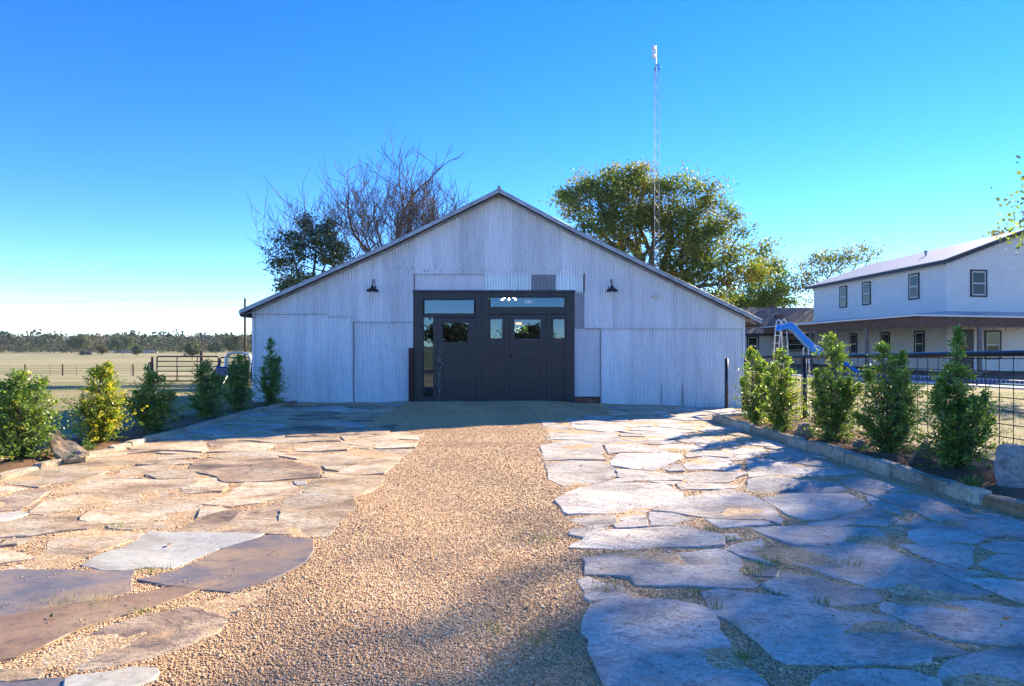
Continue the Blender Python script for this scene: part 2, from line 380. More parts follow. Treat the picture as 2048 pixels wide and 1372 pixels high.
# ---- gravel forecourt with flagstones as its children
def grid_sheet(name, mat, x0, x1, y0, y1, n, m, zf):
    xs = np.linspace(x0, x1, n); ys = np.linspace(y0, y1, m); A, B = np.meshgrid(xs, ys)
    Vv = np.stack([A.ravel(), B.ravel(), zf(A, B).ravel()], 1)
    ii = np.arange(n * m).reshape(m, n)
    Qq = np.stack([ii[:-1, :-1].ravel(), ii[:-1, 1:].ravel(), ii[1:, 1:].ravel(), ii[1:, :-1].ravel()], 1)
    return np_mesh(name, Vv, Qq, mat, smooth=True)
def zgrav(x, y):
    base = 0.010 * np.sin(x * 2.1 + 0.8 * y) * np.sin(y * 1.3 + 0.5) + 0.006 * np.sin(5.1 * x + y * 3.7)
    ridge = 0.05 * np.exp(-((y - 15.9) / 2.2) ** 2) * np.exp(-((x + 0.5) / 2.6) ** 2)
    right = -0.010 * np.clip(y - 8, 0, 14) * np.clip((x - 1) / 3, 0, 1)
    return base + ridge + right
forecourt = tag(grid_sheet('gravel_forecourt', M['gravel'], -5.56, 4.25, -9, 16.2, 80, 160, zgrav), kind='structure')

A_ = lambda pts, s, ox, oy: [(ox + x / s, oy + y / s) for x, y in pts]
ZA = lambda p: A_(p, 3.2, 0, 1020); ZB = lambda p: A_(p, 4.096, 0, 860); ZC = lambda p: A_(p, 4.096, 380, 860)
ZG = lambda p: A_(p, 4.096, 1060, 860); ZE = lambda p: A_(p, 4.096, 1060, 1040); ZF = lambda p: A_(p, 3.737, 1500, 1020); ZH = lambda p: A_(p, 3.737, 1500, 880)
STONES = [
 ('s_white', ZA([(960,128),(1680,155),(1500,235),(1390,242),(1230,300),(1100,360),(930,360),(790,385),(680,385),(530,350),(640,290),(800,235)])),
 ('s_tan', ZA([(330,185),(420,150),(560,125),(950,132),(850,185),(700,240),(520,310),(430,360),(40,365),(200,310),(320,240)])),
 ('s_slate', ZA([(900,450),(1150,380),(1400,255),(1720,168),(1990,190),(1990,260),(1930,340),(1700,450),(1480,512),(1270,498)])),
 ('s_slate', ZA([(-160,420),(60,378),(840,395),(820,450),(825,525),(600,585),(420,605),(60,662),(-160,690)])),
 ('s_brown', ZA([(-160,710),(150,660),(600,602),(1100,497),(1270,507),(1030,600),(830,670),(460,790),(130,930),(0,948),(-160,960)])),
 ('s_purple', ZA([(190,1000),(400,870),(670,770),(1090,650),(1460,540),(1700,495),(1690,540),(1440,680),(1380,770),(1200,860),(980,940),(740,1000),(560,1020),(400,985)])),
 ('s_white', ZA([(440,1100),(480,1080),(720,1065),(820,1040),(980,1035),(990,1060),(950,1100),(830,1150),(440,1170)])),
 ('s_tan', ZA([(-100,1005),(270,1020),(230,1078),(-100,1075)])),
 ('s_slate', ZA([(-100,1092),(420,1088),(430,1170),(-100,1180)])),
 ('s_purple', ZA([(-90,172),(210,190),(100,215),(-90,235)])),
 ('s_tan', ZB([(40,420),(250,340),(700,240),(1080,185),(1320,190),(1300,225),(1050,262),(800,370),(650,412),(430,438),(330,468),(240,455)])),
 ('s_tan', ZB([(-80,450),(190,472),(60,515),(-80,545)])),
 ('s_purple', ZB([(-80,585),(180,490),(430,492),(240,610),(160,648),(-80,668)])),
 ('s_white', ZB([(-80,700),(160,668),(210,690),(60,738),(-80,755)])),
 ('s_tan', ZB([(440,520),(620,440),(900,412),(1110,402),(1560,400),(1690,392),(1540,460),(1300,480),(1130,508),(840,508),(560,520)])),
 ('s_tan', ZB([(1200,362),(1420,325),(1660,330),(1700,365),(1550,392),(1300,395)])),
 ('s_tan', ZB([(250,680),(380,590),(560,542),(860,515),(1130,518),(1160,560),(900,600),(640,635),(380,688)])),
 ('s_tan', ZB([(-80,780),(200,712),(560,672),(640,700),(640,745),(850,772),(700,808),(480,828),(240,858),(-80,870)])),
 ('s_tan', ZB([(670,740),(740,662),(1000,605),(1300,562),(1620,522),(1830,515),(1640,590),(1560,680),(1100,742),(850,758)])),
 ('s_tan', ZB([(900,80),(1200,110),(1650,90),(1700,150),(1650,180),(1320,165),(1080,150)])),
 ('s_tan', ZC([(150,185),(330,120),(690,105),(640,158),(400,175)])),
 ('s_tan', ZC([(150,220),(330,182),(640,167),(760,190),(700,222),(300,236)])),
 ('s_purple', ZC([(0,312),(100,242),(700,238),(900,272),(1040,287),(1060,330),(1050,388),(790,402),(280,422),(230,380),(0,332)])),
 ('s_tan', ZC([(105,595),(250,550),(450,432),(780,422),(900,490),(890,518),(700,556),(560,588),(350,622)])),
 ('s_tan', ZC([(-60,395),(220,395),(290,440),(300,470),(260,498),(-60,508)])),
 ('s_tan', ZC([(755,600),(800,552),(950,532),(1080,545),(1330,575),(1350,620),(1250,730),(1120,858),(860,858),(715,770),(745,720)])),
 ('s_purple', ZC([(170,820),(300,765),(425,692),(735,592),(780,680),(700,760),(830,846),(640,848),(380,824)])),
 ('s_purple', ZC([(-150,815),(150,702),(380,652),(415,680),(280,765),(150,818),(-50,828)])),
 ('s_tan', ZC([(905,482),(1000,432),(1240,374),(1590,378),(1560,440),(1480,500),(1340,560),(1160,548),(960,518)])),
 ('s_white', ZC([(850,420),(940,422),(945,445),(880,447)])),
 ('s_tan', ZC([(1210,342),(1380,272),(1500,240),(1720,222),(1690,270),(1590,352),(1410,352)])),
 ('s_tan', ZC([(860,240),(1100,202),(1400,152),(1800,162),(1780,200),(1700,216),(1480,236),(1380,265),(1100,278),(960,258)])),
 ('s_tan', ZC([(1480,130),(1640,82),(1850,110),(1840,148),(1560,148)])),
 ('s_tan', ZC([(880,163),(850,112),(1200,102),(1330,130),(1280,163),(1050,168)])),
 ('s_tan', ZC([(705,192),(860,170),(1130,180),(1080,198),(880,232),(740,214)])),
 ('s_tan', ZC([(1240,95),(1450,60),(1700,30),(1910,25),(1880,70),(1700,75),(1480,122),(1330,115)])),
 ('s_tan', ZC([(400,82),(840,65),(1200,52),(1225,90),(850,98),(700,98)])),
 # right of the gravel path
 ('s_grey', ZG([(50,60),(330,22),(690,12),(720,52),(560,64),(320,78),(120,80)])),
 ('s_grey', ZG([(340,84),(690,64),(860,90),(1040,86),(980,100),(590,104)])),
 ('s_grey', ZG([(90,120),(330,92),(580,108),(590,200),(620,235),(120,240)])),
 ('s_grey', ZG([(612,122),(900,104),(1040,142),(1150,180),(850,180),(650,194)])),
 ('s_grey', ZG([(135,270),(330,252),(620,260),(690,310),(695,378),(600,408),(480,428),(280,458),(160,400)])),
 ('s_grey', ZG([(660,252),(740,195),(1240,192),(1250,230),(1190,258),(1000,320),(830,310),(680,290)])),
 ('s_grey', ZG([(715,330),(850,327),(1090,342),(1220,390),(1230,408),(870,408),(730,385)])),
 ('s_grey', ZG([(1070,300),(1180,278),(1245,300),(1255,333),(1140,333)])),
 ('s_grey', ZG([(1262,290),(1420,217),(1620,242),(1720,310),(1700,343),(1500,328),(1290,318)])),
 ('s_grey', ZG([(1160,360),(1330,350),(1600,360),(1780,362),(1600,418),(1360,428),(1290,403)])),
 ('s_grey', ZG([(215,570),(420,470),(700,442),(1100,452),(1240,520),(1230,580),(1000,638),(880,662),(740,665),(420,668),(320,678)])),
 ('s_grey', ZG([(1015,668),(1130,612),(1520,492),(1640,490),(1760,512),(1990,640),(2050,722),(2040,765),(1900,728),(1500,725),(1190,686)])),
 ('s_grey', ZG([(990,684),(1180,702),(1330,738),(1150,768),(990,773)])),
 ('s_grey', ZG([(330,722),(520,692),(680,692),(690,756),(510,798)])),
 ('s_grey', ZG([(705,778),(700,762),(870,727),(950,742),(945,778),(720,790)])),
 ('s_grey', ZG([(330,852),(370,805),(500,806),(600,805),(450,878)])),
 ('s_grey', ZG([(330,955),(470,875),(610,818),(700,802),(1000,787),(1280,787),(1340,822),(1540,862),(1570,940),(1100,945),(780,965)])),
 ('s_grey', ZG([(1210,445),(1400,440),(1500,432),(1800,432),(1550,488),(1250,490)])),
 ('s_grey', ZG([(1045,135),(1180,104),(1400,130),(1440,150),(1250,183),(1160,163)])),
 ('s_grey', ZE([(460,312),(830,257),(1200,262),(1560,238),(1700,300),(1725,350),(1700,420),(1845,520),(1780,556),(1400,548),(1080,538),(880,528),(840,470),(600,446),(465,440)])),
 ('s_grey', ZE([(405,490),(480,462),(600,512),(720,527),(870,600),(980,622),(640,632),(500,660),(462,640)])),
 ('s_grey', ZE([(650,645),(900,652),(1160,664),(1350,702),(1485,742),(1525,850),(1528,900),(1640,1060),(1780,1200),(1900,1310),(1960,1420),(720,1420),(610,1290),(560,1180),(500,1050),(520,980),(455,920),(460,820),(505,720)])),
 ('s_grey', [(1409,1189),(1441,1185),(1500,1193),(1601,1205),(1660,1217),(1780,1226),(1820,1255),(1875,1279),(1925,1303),(1899,1309),(1851,1311),(1848,1322),(1808,1327),(1660,1323),(1575,1323),(1546,1308),(1500,1268),(1475,1247),(1431,1230),(1421,1208)]),
 ('s_grey', ZE([(1560,122),(1690,112),(1715,150),(1620,165)])),
 ('s_slate', ZE([(1840,432),(1990,397),(2028,402),(2000,443),(1845,442)])),
 ('s_pale', ZF([(110,560),(200,482),(320,442),(480,472),(650,524),(890,575),(955,630),(935,658),(700,688),(580,698),(370,688),(180,610)])),
 ('s_grey', ZF([(40,322),(150,292),(800,264),(1000,264),(1150,332),(1325,382),(1425,482),(1560,542),(1775,600),(1600,638),(1420,652),(1250,620),(1080,588),(900,558),(620,478),(400,402),(200,370)])),
 ('s_grey', ZF([(1115,250),(1400,246),(1668,278),(1640,320),(1648,388),(1560,418),(1440,378),(1250,312)])),
 ('s_grey', ZF([(1165,200),(1235,145),(1450,112),(1600,150),(1755,200),(1660,236),(1500,226),(1240,238)])),
 ('s_grey', ZF([(1730,270),(1850,232),(2080,230),(2080,328),(1850,318)])),
 ('s_grey', ZF([(1722,400),(1850,352),(2080,340),(2080,495),(1950,478)])),
 ('s_grey', ZF([(1625,512),(1800,502),(2080,532),(2080,700),(1850,602),(1780,582)])),
 ('s_grey', ZF([(990,692),(1015,665),(1400,672),(1700,672),(1900,720),(2080,735),(2080,972),(1800,958),(1500,938),(1300,858),(1100,768),(1000,732)])),
 ('s_pale', ZF([(1422,1200),(1490,1135),(1700,1064),(1850,1004),(2090,990),(2120,1340),(1430,1350)])),
 ('s_grey', ZF([(480,1290),(560,1232),(800,1212),(1200,1232),(1380,1290),(1410,1350),(470,1350)])),
 ('s_grey', ZH([(640,272),(790,255),(1050,332),(1350,420),(1645,522),(1580,558),(1405,596),(1110,478),(825,380),(725,330)])),
 ('s_grey', ZH([(1430,602),(1600,566),(1800,558),(2070,625),(2070,735),(1880,698),(1800,712),(1510,640)])),
 ('s_grey', ZH([(95,432),(300,398),(725,394),(870,470),(700,538),(600,586),(420,598),(285,558)])),
 ('s_grey', ZH([(445,612),(625,598),(765,534),(905,486),(960,494),(1075,590),(990,632),(780,622),(620,642),(435,638)])),
 ('s_grey', ZH([(0,655),(380,645),(700,654),(935,654),(995,700),(1035,748),(900,776),(640,796),(330,786),(200,740)])),
 ('s_tan', ZH([(965,652),(1130,638),(1155,660),(1130,688),(1015,688)])),
 ('s_grey', ZH([(-10,300),(200,274),(600,292),(725,360),(680,382),(300,386),(-10,372)])),
 ('s_grey', ZH([(-10,140),(180,125),(420,190),(615,205),(785,240),(620,262),(200,258),(-10,282)])),
 ('s_grey', ZH([(160,62),(470,122),(600,170),(640,200),(420,180),(150,110)])),
 ('s_grey', ZH([(1010,560),(1080,560),(1190,610),(1250,640),(1190,645),(1100,610)])),
]
from mathutils.geometry import delaunay_2d_cdt
def pip(x, y, poly):
    c = False; n = len(poly)
    for i in range(n):
        x1, y1 = poly[i]; x2, y2 = poly[i - 1]
        if (y1 > y) != (y2 > y) and x < (x2 - x1) * (y - y1) / (y2 - y1) + x1: c = not c
    return c
TOP = []   # polygons of the stones (for pebbles)
def flagstone(poly, mat, seed, top=None):
    r = random.Random(seed)
    n = len(poly); out = []
    for i in range(n):                                   # broken, uneven outline
        a = Vector(poly[i]); b = Vector(poly[(i + 1) % n]); L = (b - a).length
        k = max(1, int(L / 0.09)); nrm = Vector((-(b - a).y, (b - a).x)).normalized() if L > 1e-6 else Vector((0, 0))
        for j in range(k):
            p = a.lerp(b, j / k)
            if j: p += nrm * r.uniform(-0.014, 0.014)
            out.append(p)
    cx = sum(p.x for p in out) / len(out); cy = sum(p.y for p in out) / len(out)
    area = abs(sum(out[i - 1].x * out[i].y - out[i].x * out[i - 1].y for i in range(len(out)))) / 2
    if top is None: top = r.uniform(0.004, 0.013)
    tx, ty = r.uniform(-0.006, 0.006), r.uniform(-0.006, 0.006)
    ph = r.uniform(0, 9); smooth = mat in ('s_white', 's_brown', 's_slate')
    am = 0.002 if smooth else 0.007
    def zt(x, y): return zgrav(x, y).item() + top + tx * (x - cx) + ty * (y - cy) + am * (math.sin(5 * x + ph + 2 * math.sin(3 * y)) + 0.8 * math.sin(8.3 * y + 2.0 * x + ph * 2))
    ring = [(p.x, p.y) for p in out]; m = len(ring)
    pts = list(out); st = 0.22 if area > 0.15 else 0.15
    xs = [p[0] for p in ring]; ys = [p[1] for p in ring]
    xx = min(xs)
    inner = []
    while xx < max(xs):
        yy = min(ys)
        while yy < max(ys):
            q = (xx + r.uniform(-.4, .4) * st, yy + r.uniform(-.4, .4) * st)
            if pip(q[0], q[1], ring) and min((q[0] - a) ** 2 + (q[1] - b) ** 2 for a, b in ring) > (st * .4) ** 2: inner.append(Vector(q))
            yy += st
        xx += st
    res = delaunay_2d_cdt(pts + inner, [], [list(range(m))], 1, 1e-5)
    v2, _, fc = res[0], res[1], res[2]
    v = [(p.x, p.y, zt(p.x, p.y)) for p in v2]
    # pull the rim in a little and drop it: chipped arris, then the side down into the gravel
    rim = []
    for i in range(m):
        x, y = ring[i]; v_i = res[3].index([i]) if [i] in res[3] else i
        rim.append(v_i)
    f = [tuple(q) for q in fc]
    b0 = len(v)
    for i in range(m):
        x, y, z = v[rim[i]]; dx, dy = x - cx, y - cy; L = math.hypot(dx, dy) or 1
        e = r.uniform(0.004, 0.014)
        v.append((x + dx / L * e, y + dy / L * e, z - r.uniform(0.003, 0.008)))
    for i in range(m):
        x, y, z = v[b0 + i]; v.append((x, y, -0.05 + zgrav(x, y).item()))
    for i in range(m):
        j = (i + 1) % m
        f.append((rim[i], b0 + i, b0 + j, rim[j])); f.append((b0 + i, b0 + m + i, b0 + m + j, b0 + j))
    me = bpy.data.meshes.new('flagstone'); me.from_pydata(v, [], f)
    bm = bmesh.new(); bm.from_mesh(me); bmesh.ops.recalc_face_normals(bm, faces=bm.faces); bm.to_mesh(me); bm.free()
    o = link('flagstone', me, M[mat], forecourt)
    TOP.append((ring, top, zt)); return o
ALL = []
for i, (mt, px) in enumerate(STONES):
    poly = [gp(x, y, 0.01) for x, y in px]
    qx = sum(p[0] for p in poly) / len(poly); qy = sum(p[1] for p in poly) / len(poly)
    poly = [(x + (x - qx) / (math.hypot(x - qx, y - qy) + 1e-6) * 0.015, y + (y - qy) / (math.hypot(x - qx, y - qy) + 1e-6) * 0.02) for x, y in poly]
    ALL.append(poly); flagstone(poly, mt, 100 + i)
# beyond the traced stones: cells of the same size and look
def clip_half(poly, px, py, nx_, ny_):
    out = []; n = len(poly)
    for i in range(n):
        a = poly[i]; b = poly[(i + 1) % n]
        da = (a[0] - px) * nx_ + (a[1] - py) * ny_; db = (b[0] - px) * nx_ + (b[1] - py) * ny_
        if da <= 0: out.append(a)
        if (da < 0 < db) or (db < 0 < da):
            t = da / (da - db); out.append((a[0] + t * (b[0] - a[0]), a[1] + t * (b[1] - a[1])))
    return out
def cells(x0f, x1f, y0, y1, n, mats, seed):
    r = random.Random(seed); S = []
    for _ in range(4000):
        y = r.uniform(y0, y1); x = r.uniform(x0f(y), x1f(y))
        if all(((x - a) / 1.25) ** 2 + (y - b) ** 2 > 0.62 ** 2 for a, b in S): S.append((x, y))
        if len(S) >= n: break
    for k, (x, y) in enumerate(S):
        p = [(x0f(y), y0), (x1f(y), y0), (x1f(y), y1), (x0f(y), y1)]
        for (a, b) in S:
            if (a, b) == (x, y): continue
            if abs(a - x) < 3 and abs(b - y) < 3:
                dx, dy = a - x, b - y; L = math.hypot(dx, dy); gap = r.uniform(0.02, 0.06)
                p = clip_half(p, x + dx / 2 - dx / L * gap, y + dy / 2 - dy / L * gap, dx, dy)
        if len(p) < 3: continue
        cx = sum(q[0] for q in p) / len(p); cy = sum(q[1] for q in p) / len(p)
        hit = any(pip(cx, cy, q) for q in ALL) or any(pip(v[0], v[1], q) for q in ALL for v in p) or any(pip(v[0], v[1], p) for q in ALL for v in q)
        if not hit: flagstone(p, r.choice(mats), seed + k)
def lx1(y): return -1.5 - 1.1 * max(0, min(1, (y - 10.2) / 1.2))
def rx0(y): return 0.55 + (1.6 * max(0, min(1, (y - 11.2) / 2.5)))
cells(lambda y: -5.42, lx1, 9.2, 15.5, 60, ['s_tan', 's_tan', 's_purple', 's_grey'], 900)
cells(rx0, lambda y: 3.95, 8.6, 15.3, 60, ['s_grey', 's_grey', 's_tan'], 1900)
cells(lambda y: 3.0, lambda y: 5.3, 13.0, 15.4, 9, ['s_grey'], 2900)

# small stones wedged into the remaining gaps
def seg_d(x, y, poly):
    best = 9
    for i in range(len(poly)):
        x1, y1 = poly[i]; x2, y2 = poly[i - 1]; L = (x2 - x1) ** 2 + (y2 - y1) ** 2 or 1e-9
        t = max(0, min(1, ((x - x1) * (x2 - x1) + (y - y1) * (y2 - y1)) / L)); best = min(best, math.hypot(x - x1 - t * (x2 - x1), y - y1 - t * (y2 - y1)))
    return best
r = random.Random(77); RINGS = [(q[0], min(p[0] for p in q[0]), max(p[0] for p in q[0]), min(p[1] for p in q[0]), max(p[1] for p in q[0])) for q in TOP]
made = 0
for _ in range(5200):
    left = r.random() < .5
    y = r.uniform(2.8, 10.5); x = r.uniform(-5.3, -1.62) if left else r.uniform(.62, 3.95)
    near = [q for q in RINGS if q[1] - .6 < x < q[2] + .6 and q[3] - .6 < y < q[4] + .6]
    if any(pip(x, y, q[0]) for q in near): continue
    n = 9; poly = []; a0 = r.uniform(0, 6)
    for k in range(n):
        a = a0 + 6.283 * k / n; dx, dy = math.cos(a), math.sin(a) ; t = .05
        while t < .42 * r.uniform(.75, 1):
            qx, qy = x + dx * t * 1.25, y + dy * t
            if any(pip(qx, qy, q[0]) for q in near) or min([seg_d(qx, qy, q[0]) for q in near] + [9]) < .025: break
            if left and not (-5.38 < qx < -1.55) or (not left and not (.55 < qx < 4.0)): break
            t += .03
        t -= .03; poly.append((x + dx * t * 1.25, y + dy * t))
    ar = abs(sum(poly[i - 1][0] * poly[i][1] - poly[i][0] * poly[i - 1][1] for i in range(n))) / 2
    per_ = sum(math.hypot(poly[i][0] - poly[i - 1][0], poly[i][1] - poly[i - 1][1]) for i in range(n))
    if ar < .045 or ar / per_ ** 2 < .032: continue
    flagstone(poly, r.choice(['s_tan', 's_tan', 's_purple']) if left else 's_grey', 5000 + made); made += 1
    q = TOP[-1][0]; RINGS.append((q, min(p[0] for p in q), max(p[0] for p in q), min(p[1] for p in q), max(p[1] for p in q)))
    if made > 85: break
# ---- loose pebbles of the path (real geometry where a pebble can still be seen)
ICO_V = np.array([(0, 0, 1), (0.95, 0, 0.1), (0.3, 0.9, 0), (-0.78, 0.55, 0.1), (-0.78, -0.55, 0), (0.3, -0.9, 0.1), (0, 0, -0.8)])
ICO_F = np.array([(0, 1, 2), (0, 2, 3), (0, 3, 4), (0, 4, 5), (0, 5, 1), (6, 2, 1), (6, 3, 2), (6, 4, 3), (6, 5, 4), (6, 1, 5)])
def pebbles(name, P, S, mat, colr):
    n = len(P); a = rng.uniform(0, 6.28, n); ca, sa = np.cos(a), np.sin(a)
    st = np.stack([rng.uniform(0.7, 1.3, n), rng.uniform(0.7, 1.1, n), rng.uniform(0.4, 0.7, n)], 1)
    L = ICO_V[None] * st[:, None] * S[:, None, None]
    t = rng.uniform(-0.5, 0.5, n); 
    x = L[..., 0] * ca[:, None] - L[..., 1] * sa[:, None]; y = L[..., 0] * sa[:, None] + L[..., 1] * ca[:, None]; z = L[..., 2] + x * t[:, None] * 0.4
    Vv = np.stack([x, y, z], 2) + P[:, None]
    Fq = (ICO_F[None] + (np.arange(n) * 7)[:, None, None]).reshape(-1, 3)
    return np_mesh(name, Vv.reshape(-1, 3), Fq, mat, colr=np.repeat(colr, 7, 0), smooth=False)
def pebble_cols(n):
    u = rng.uniform(0, 1, n); xp = [p[0] for p in PEB]
    return np.stack([np.interp(u, xp, [p[1][k] for p in PEB]) for k in range(3)], 1) * np.array([[1.0, .96, .97]]) * rng.uniform(0.75, 1.25, (n, 1))
pts = []
tries = 330000
d = 1.9 * (9.5 / 1.9) ** rng.uniform(0, 1, tries)          # denser near the camera
x = rng.uniform(-0.85, 0.85, tries) * d
ok = (x > -5.4) & (x < 4.1); d, x = d[ok], x[ok]
path = (x > -1.75) & (x < 0.6)
keep = path | (rng.uniform(0, 1, len(x)) < 0.75); d, x = d[keep], x[keep]
inside = np.zeros(len(x), bool)
for ring, top, zt in TOP:
    P = np.array(ring); bb = (x > P[:, 0].min()) & (x < P[:, 0].max()) & (d > P[:, 1].min()) & (d < P[:, 1].max())
    ii = np.nonzero(bb)[0]
    if len(ii) == 0: continue
    c = np.zeros(len(ii), bool)
    for i in range(len(P)):
        x1, y1 = P[i]; x2, y2 = P[i - 1]
        if y1 == y2: continue
        cond = ((y1 > d[ii]) != (y2 > d[ii])) & (x[ii] < (x2 - x1) * (d[ii] - y1) / (y2 - y1) + x1); c ^= cond
    inside[ii] |= c
x, d = x[~inside], d[~inside]
x, d = x[:165000], d[:165000]
d2 = rng.uniform(9.0, 15.85, 60000); x2 = np.where(rng.uniform(0, 1, 60000) < .75, rng.uniform(-2.7, 2.3, 60000), rng.uniform(-5.3, 4, 60000)); k2 = (x2 > np.interp(d2, [9, 10.2, 11.4], [-1.6, -1.6, -2.7])) & (x2 < np.interp(d2, [9, 11.2, 13.7], [.6, .6, 2.2])); x = np.concatenate([x, x2[k2]]); d = np.concatenate([d, d2[k2]])
PT = (1 + .10 * np.sin(2.1 * x + 1.7 * np.sin(.9 * d)) * np.sin(1.3 * d + x) + .10 * np.sin(.8 * d + 3 * x) - .10 * np.exp(-((x + 1.0) / .22) ** 2) - .10 * np.exp(-((x - .05) / .22) ** 2))[:, None]
S = rng.uniform(0.003, 0.0072, len(x)) * (1 + 0.08 * np.clip(d - 3, 0, 6)); S[rng.uniform(0, 1, len(x)) < 0.02] *= 1.8
tag(pebbles('pea_gravel', np.stack([x, d, zgrav(x, d) + S * 0.35], 1), S, M['pebble'], pebble_cols(len(x)) * PT * 1.08), 'loose tan and brown pea gravel on the path between the flagstones', 'gravel', kind='stuff')
# strays on top of stones
sx_, sy_, sz_ = [], [], []
rr = random.Random(5)
for ring, top, zt in TOP[:90]:
    xs = [p[0] for p in ring]; ys = [p[1] for p in ring]
    ar = (max(xs) - min(xs)) * (max(ys) - min(ys))
    cl = [(rr.uniform(min(xs), max(xs)), rr.uniform(min(ys), max(ys)), rr.uniform(0.05, 0.14)) for _ in range(3)]
    for _ in range(int(45 * ar)):
        if rr.random() < 0.6: c = rr.choice(cl); q = (rr.gauss(c[0], c[2]), rr.gauss(c[1], c[2] * 0.6))
        else: q = (rr.uniform(min(xs), max(xs)), rr.uniform(min(ys), max(ys)))
        if pip(q[0], q[1], ring): sx_.append(q[0]); sy_.append(q[1]); sz_.append(zt(*q))
S = rng.uniform(0.0025, 0.007, len(sx_))
tag(pebbles('stray_gravel', np.stack([sx_, sy_, np.array(sz_) + S * 0.4], 1), S, M['pebble'], pebble_cols(len(sx_))), 'stray pebbles scattered on top of the flagstones', 'gravel', kind='stuff')

# ---- planting beds and their kerbs
def bed(name, x0, x1, y0, y1, top=0.07):
    def zf(a, b):
        e = np.minimum(np.minimum(a - x0, x1 - a) / 0.25, 1); e2 = np.minimum(np.minimum(b - y0, y1 - b) / 0.25, 1)
        return np.maximum(0.0, np.minimum(e, e2)) * top * (1 + 0.3 * np.sin(a * 6 + b * 3)) + 0.015 * np.sin(7 * b) * np.sin(5 * a) + gz(a, b) * 0.5 - 0.01
    return tag(grid_sheet(name, M['mulch'], x0, x1, y0, y1, 16, 90, zf), kind='structure')
bed('bed_left', -6.4, -5.5, 2.5, 16.1); bed('bed_right', 4.24, 5.95, 2.0, 13.0)
def kerb(name, path, wid, seed, hmul):
    r = random.Random(seed)
    base = MB(); pts = [Vector((*p, 0)) for p in path]
    base.tube([p + Vector((0, 0, -0.04)) for p in pts], 0.05, 6)
    k = base.build(name, M['concrete']); tag(k, kind='structure')
    # walk along the path
    segs = [(pts[i], pts[i + 1]) for i in range(len(pts) - 1)]; tot = sum((b - a).length for a, b in segs)
    def at(s):
        for a, b in segs:
            L = (b - a).length
            if s <= L: return a.lerp(b, s / L), (b - a).normalized()
            s -= L
        a, b = segs[-1]; return b, (b - a).normalized()
    s = 0
    while s < tot - 0.1:
        L = r.uniform(0.26, 0.62); p, t = at(s + L / 2); n = Vector((-t.y, t.x, 0))
        h = r.uniform(0.10, 0.145) * hmul; ww = wid * r.uniform(0.9, 1.12); lat = r.uniform(-0.012, 0.012)
        nx_, nz_ = 5, 3
        bm = bmesh.new(); bmesh.ops.create_cube(bm, size=1)
        bmesh.ops.subdivide_edges(bm, edges=bm.edges, cuts=2, use_grid_fill=True)
        zb = float(zgrav(np.array(p.x), np.array(p.y))) - 0.05
        yaw = r.uniform(-0.04, 0.04); roll = r.uniform(-0.05, 0.05)
        for v in bm.verts:
            q = v.co.copy(); rd = 0.92 + 0.08 * (1 - (abs(q.x) > .49 and abs(q.z) > .49))
            j = Vector((r.uniform(-1, 1), r.uniform(-1, 1), r.uniform(-1, 1))) * 0.008
            loc = Vector((q.x * (L - 0.012) * rd, q.y * ww * rd, (q.z + 0.5) * (h + 0.05) + q.x * roll * 0.3)) + j
            loc = Matrix.Rotation(yaw, 3, 'Z') @ loc
            v.co = p + t * loc.x + n * (loc.y + lat) + Vector((0, 0, zb + loc.z))
        me = bpy.data.meshes.new('kerb_stone'); bm.to_mesh(me); bm.free()
        link('kerb_stone', me, M['s_brown'] if r.random() < 0.06 else M['kerb'], k)
        s += L
kerb('kerb_left', [(-5.56, 4.3), (-5.5, 7.0), (-5.42, 9.5), (-5.47, 11.2), (-5.55, 14.0), (-5.35, 15.7)], 0.11, 3, .5)
kerb('kerb_right', [(4.36, 4.2), (4.3, 5.4), (4.2, 6.4), (4.14, 7.8), (4.08, 9.5), (4.02, 11.0), (3.98, 12.3), (4.05, 12.75)], 0.14, 4, 1)
kerb('kerb_right_end', [(4.12, 12.85), (4.6, 13.0), (5.2, 12.95)], 0.13, 5, .8)
kerb('kerb_left_outer', [(-6.42, 6.5), (-6.4, 9.0), (-6.42, 12.0), (-6.4, 15.5)], 0.10, 6, .7)

# ================================================================ BARN
BY = 16.0
barn = thing('barn', (-0.3, BY, 0), 'low white corrugated tin barn with broad gable and black double entrance', 'barn')
PIT, AMP = 0.0685, 0.019
APX = bw(998, 388); KL = bw(780, 496); KR = bw(1150, 468); EL = bw(507, 618); ER = bw(1483, 630)
XL, XR = EL[0], bw(1487, 0)[0]
def roofz(x):
    ks = [(-8, EL[1] - (EL[0] + 8) * 0.46), EL, KL, APX, KR, ER, (8, ER[1] - (8 - ER[0]) * 0.48)]
    return np.interp(x, [k[0] for k in ks], [k[1] for k in ks])
def sheet(x0, x1, zb, zt, off=0.0, mat='sheet', name='wall_sheet', amp=AMP, pit=PIT, Y=BY):
    n = max(2, int((x1 - x0) / (pit / 6)))
    xs = np.linspace(x0, x1, n)
    y = Y - off + amp * np.sin(2 * np.pi * xs / pit)
    b = np.full(n, zb) if not callable(zb) else zb(xs); t = np.full(n, zt) if not callable(zt) else zt(xs)
    rows = 3; Vv = []
    for k in range(rows):
        f = k / (rows - 1); Vv.append(np.stack([xs, y, b + (t - b) * f], 1))
    Vv = np.concatenate(Vv); ii = np.arange(rows * n).reshape(rows, n)
    Qq = np.stack([ii[:-1, :-1].ravel(), ii[:-1, 1:].ravel(), ii[1:, 1:].ravel(), ii[1:, :-1].ravel()], 1)
    return np_mesh(name, Vv, Qq, M[mat], barn, smooth=True)
DX0, DX1 = bw(828, 0)[0], bw(1149, 0)[0]; DT = bw(0, 583)[1]
zP = bw(0, 547)[1]; zL1 = bw(0, 627)[1]; zL2 = bw(0, 643)[1]; zR = bw(0, 656)[1]
r_ = random.Random(11)
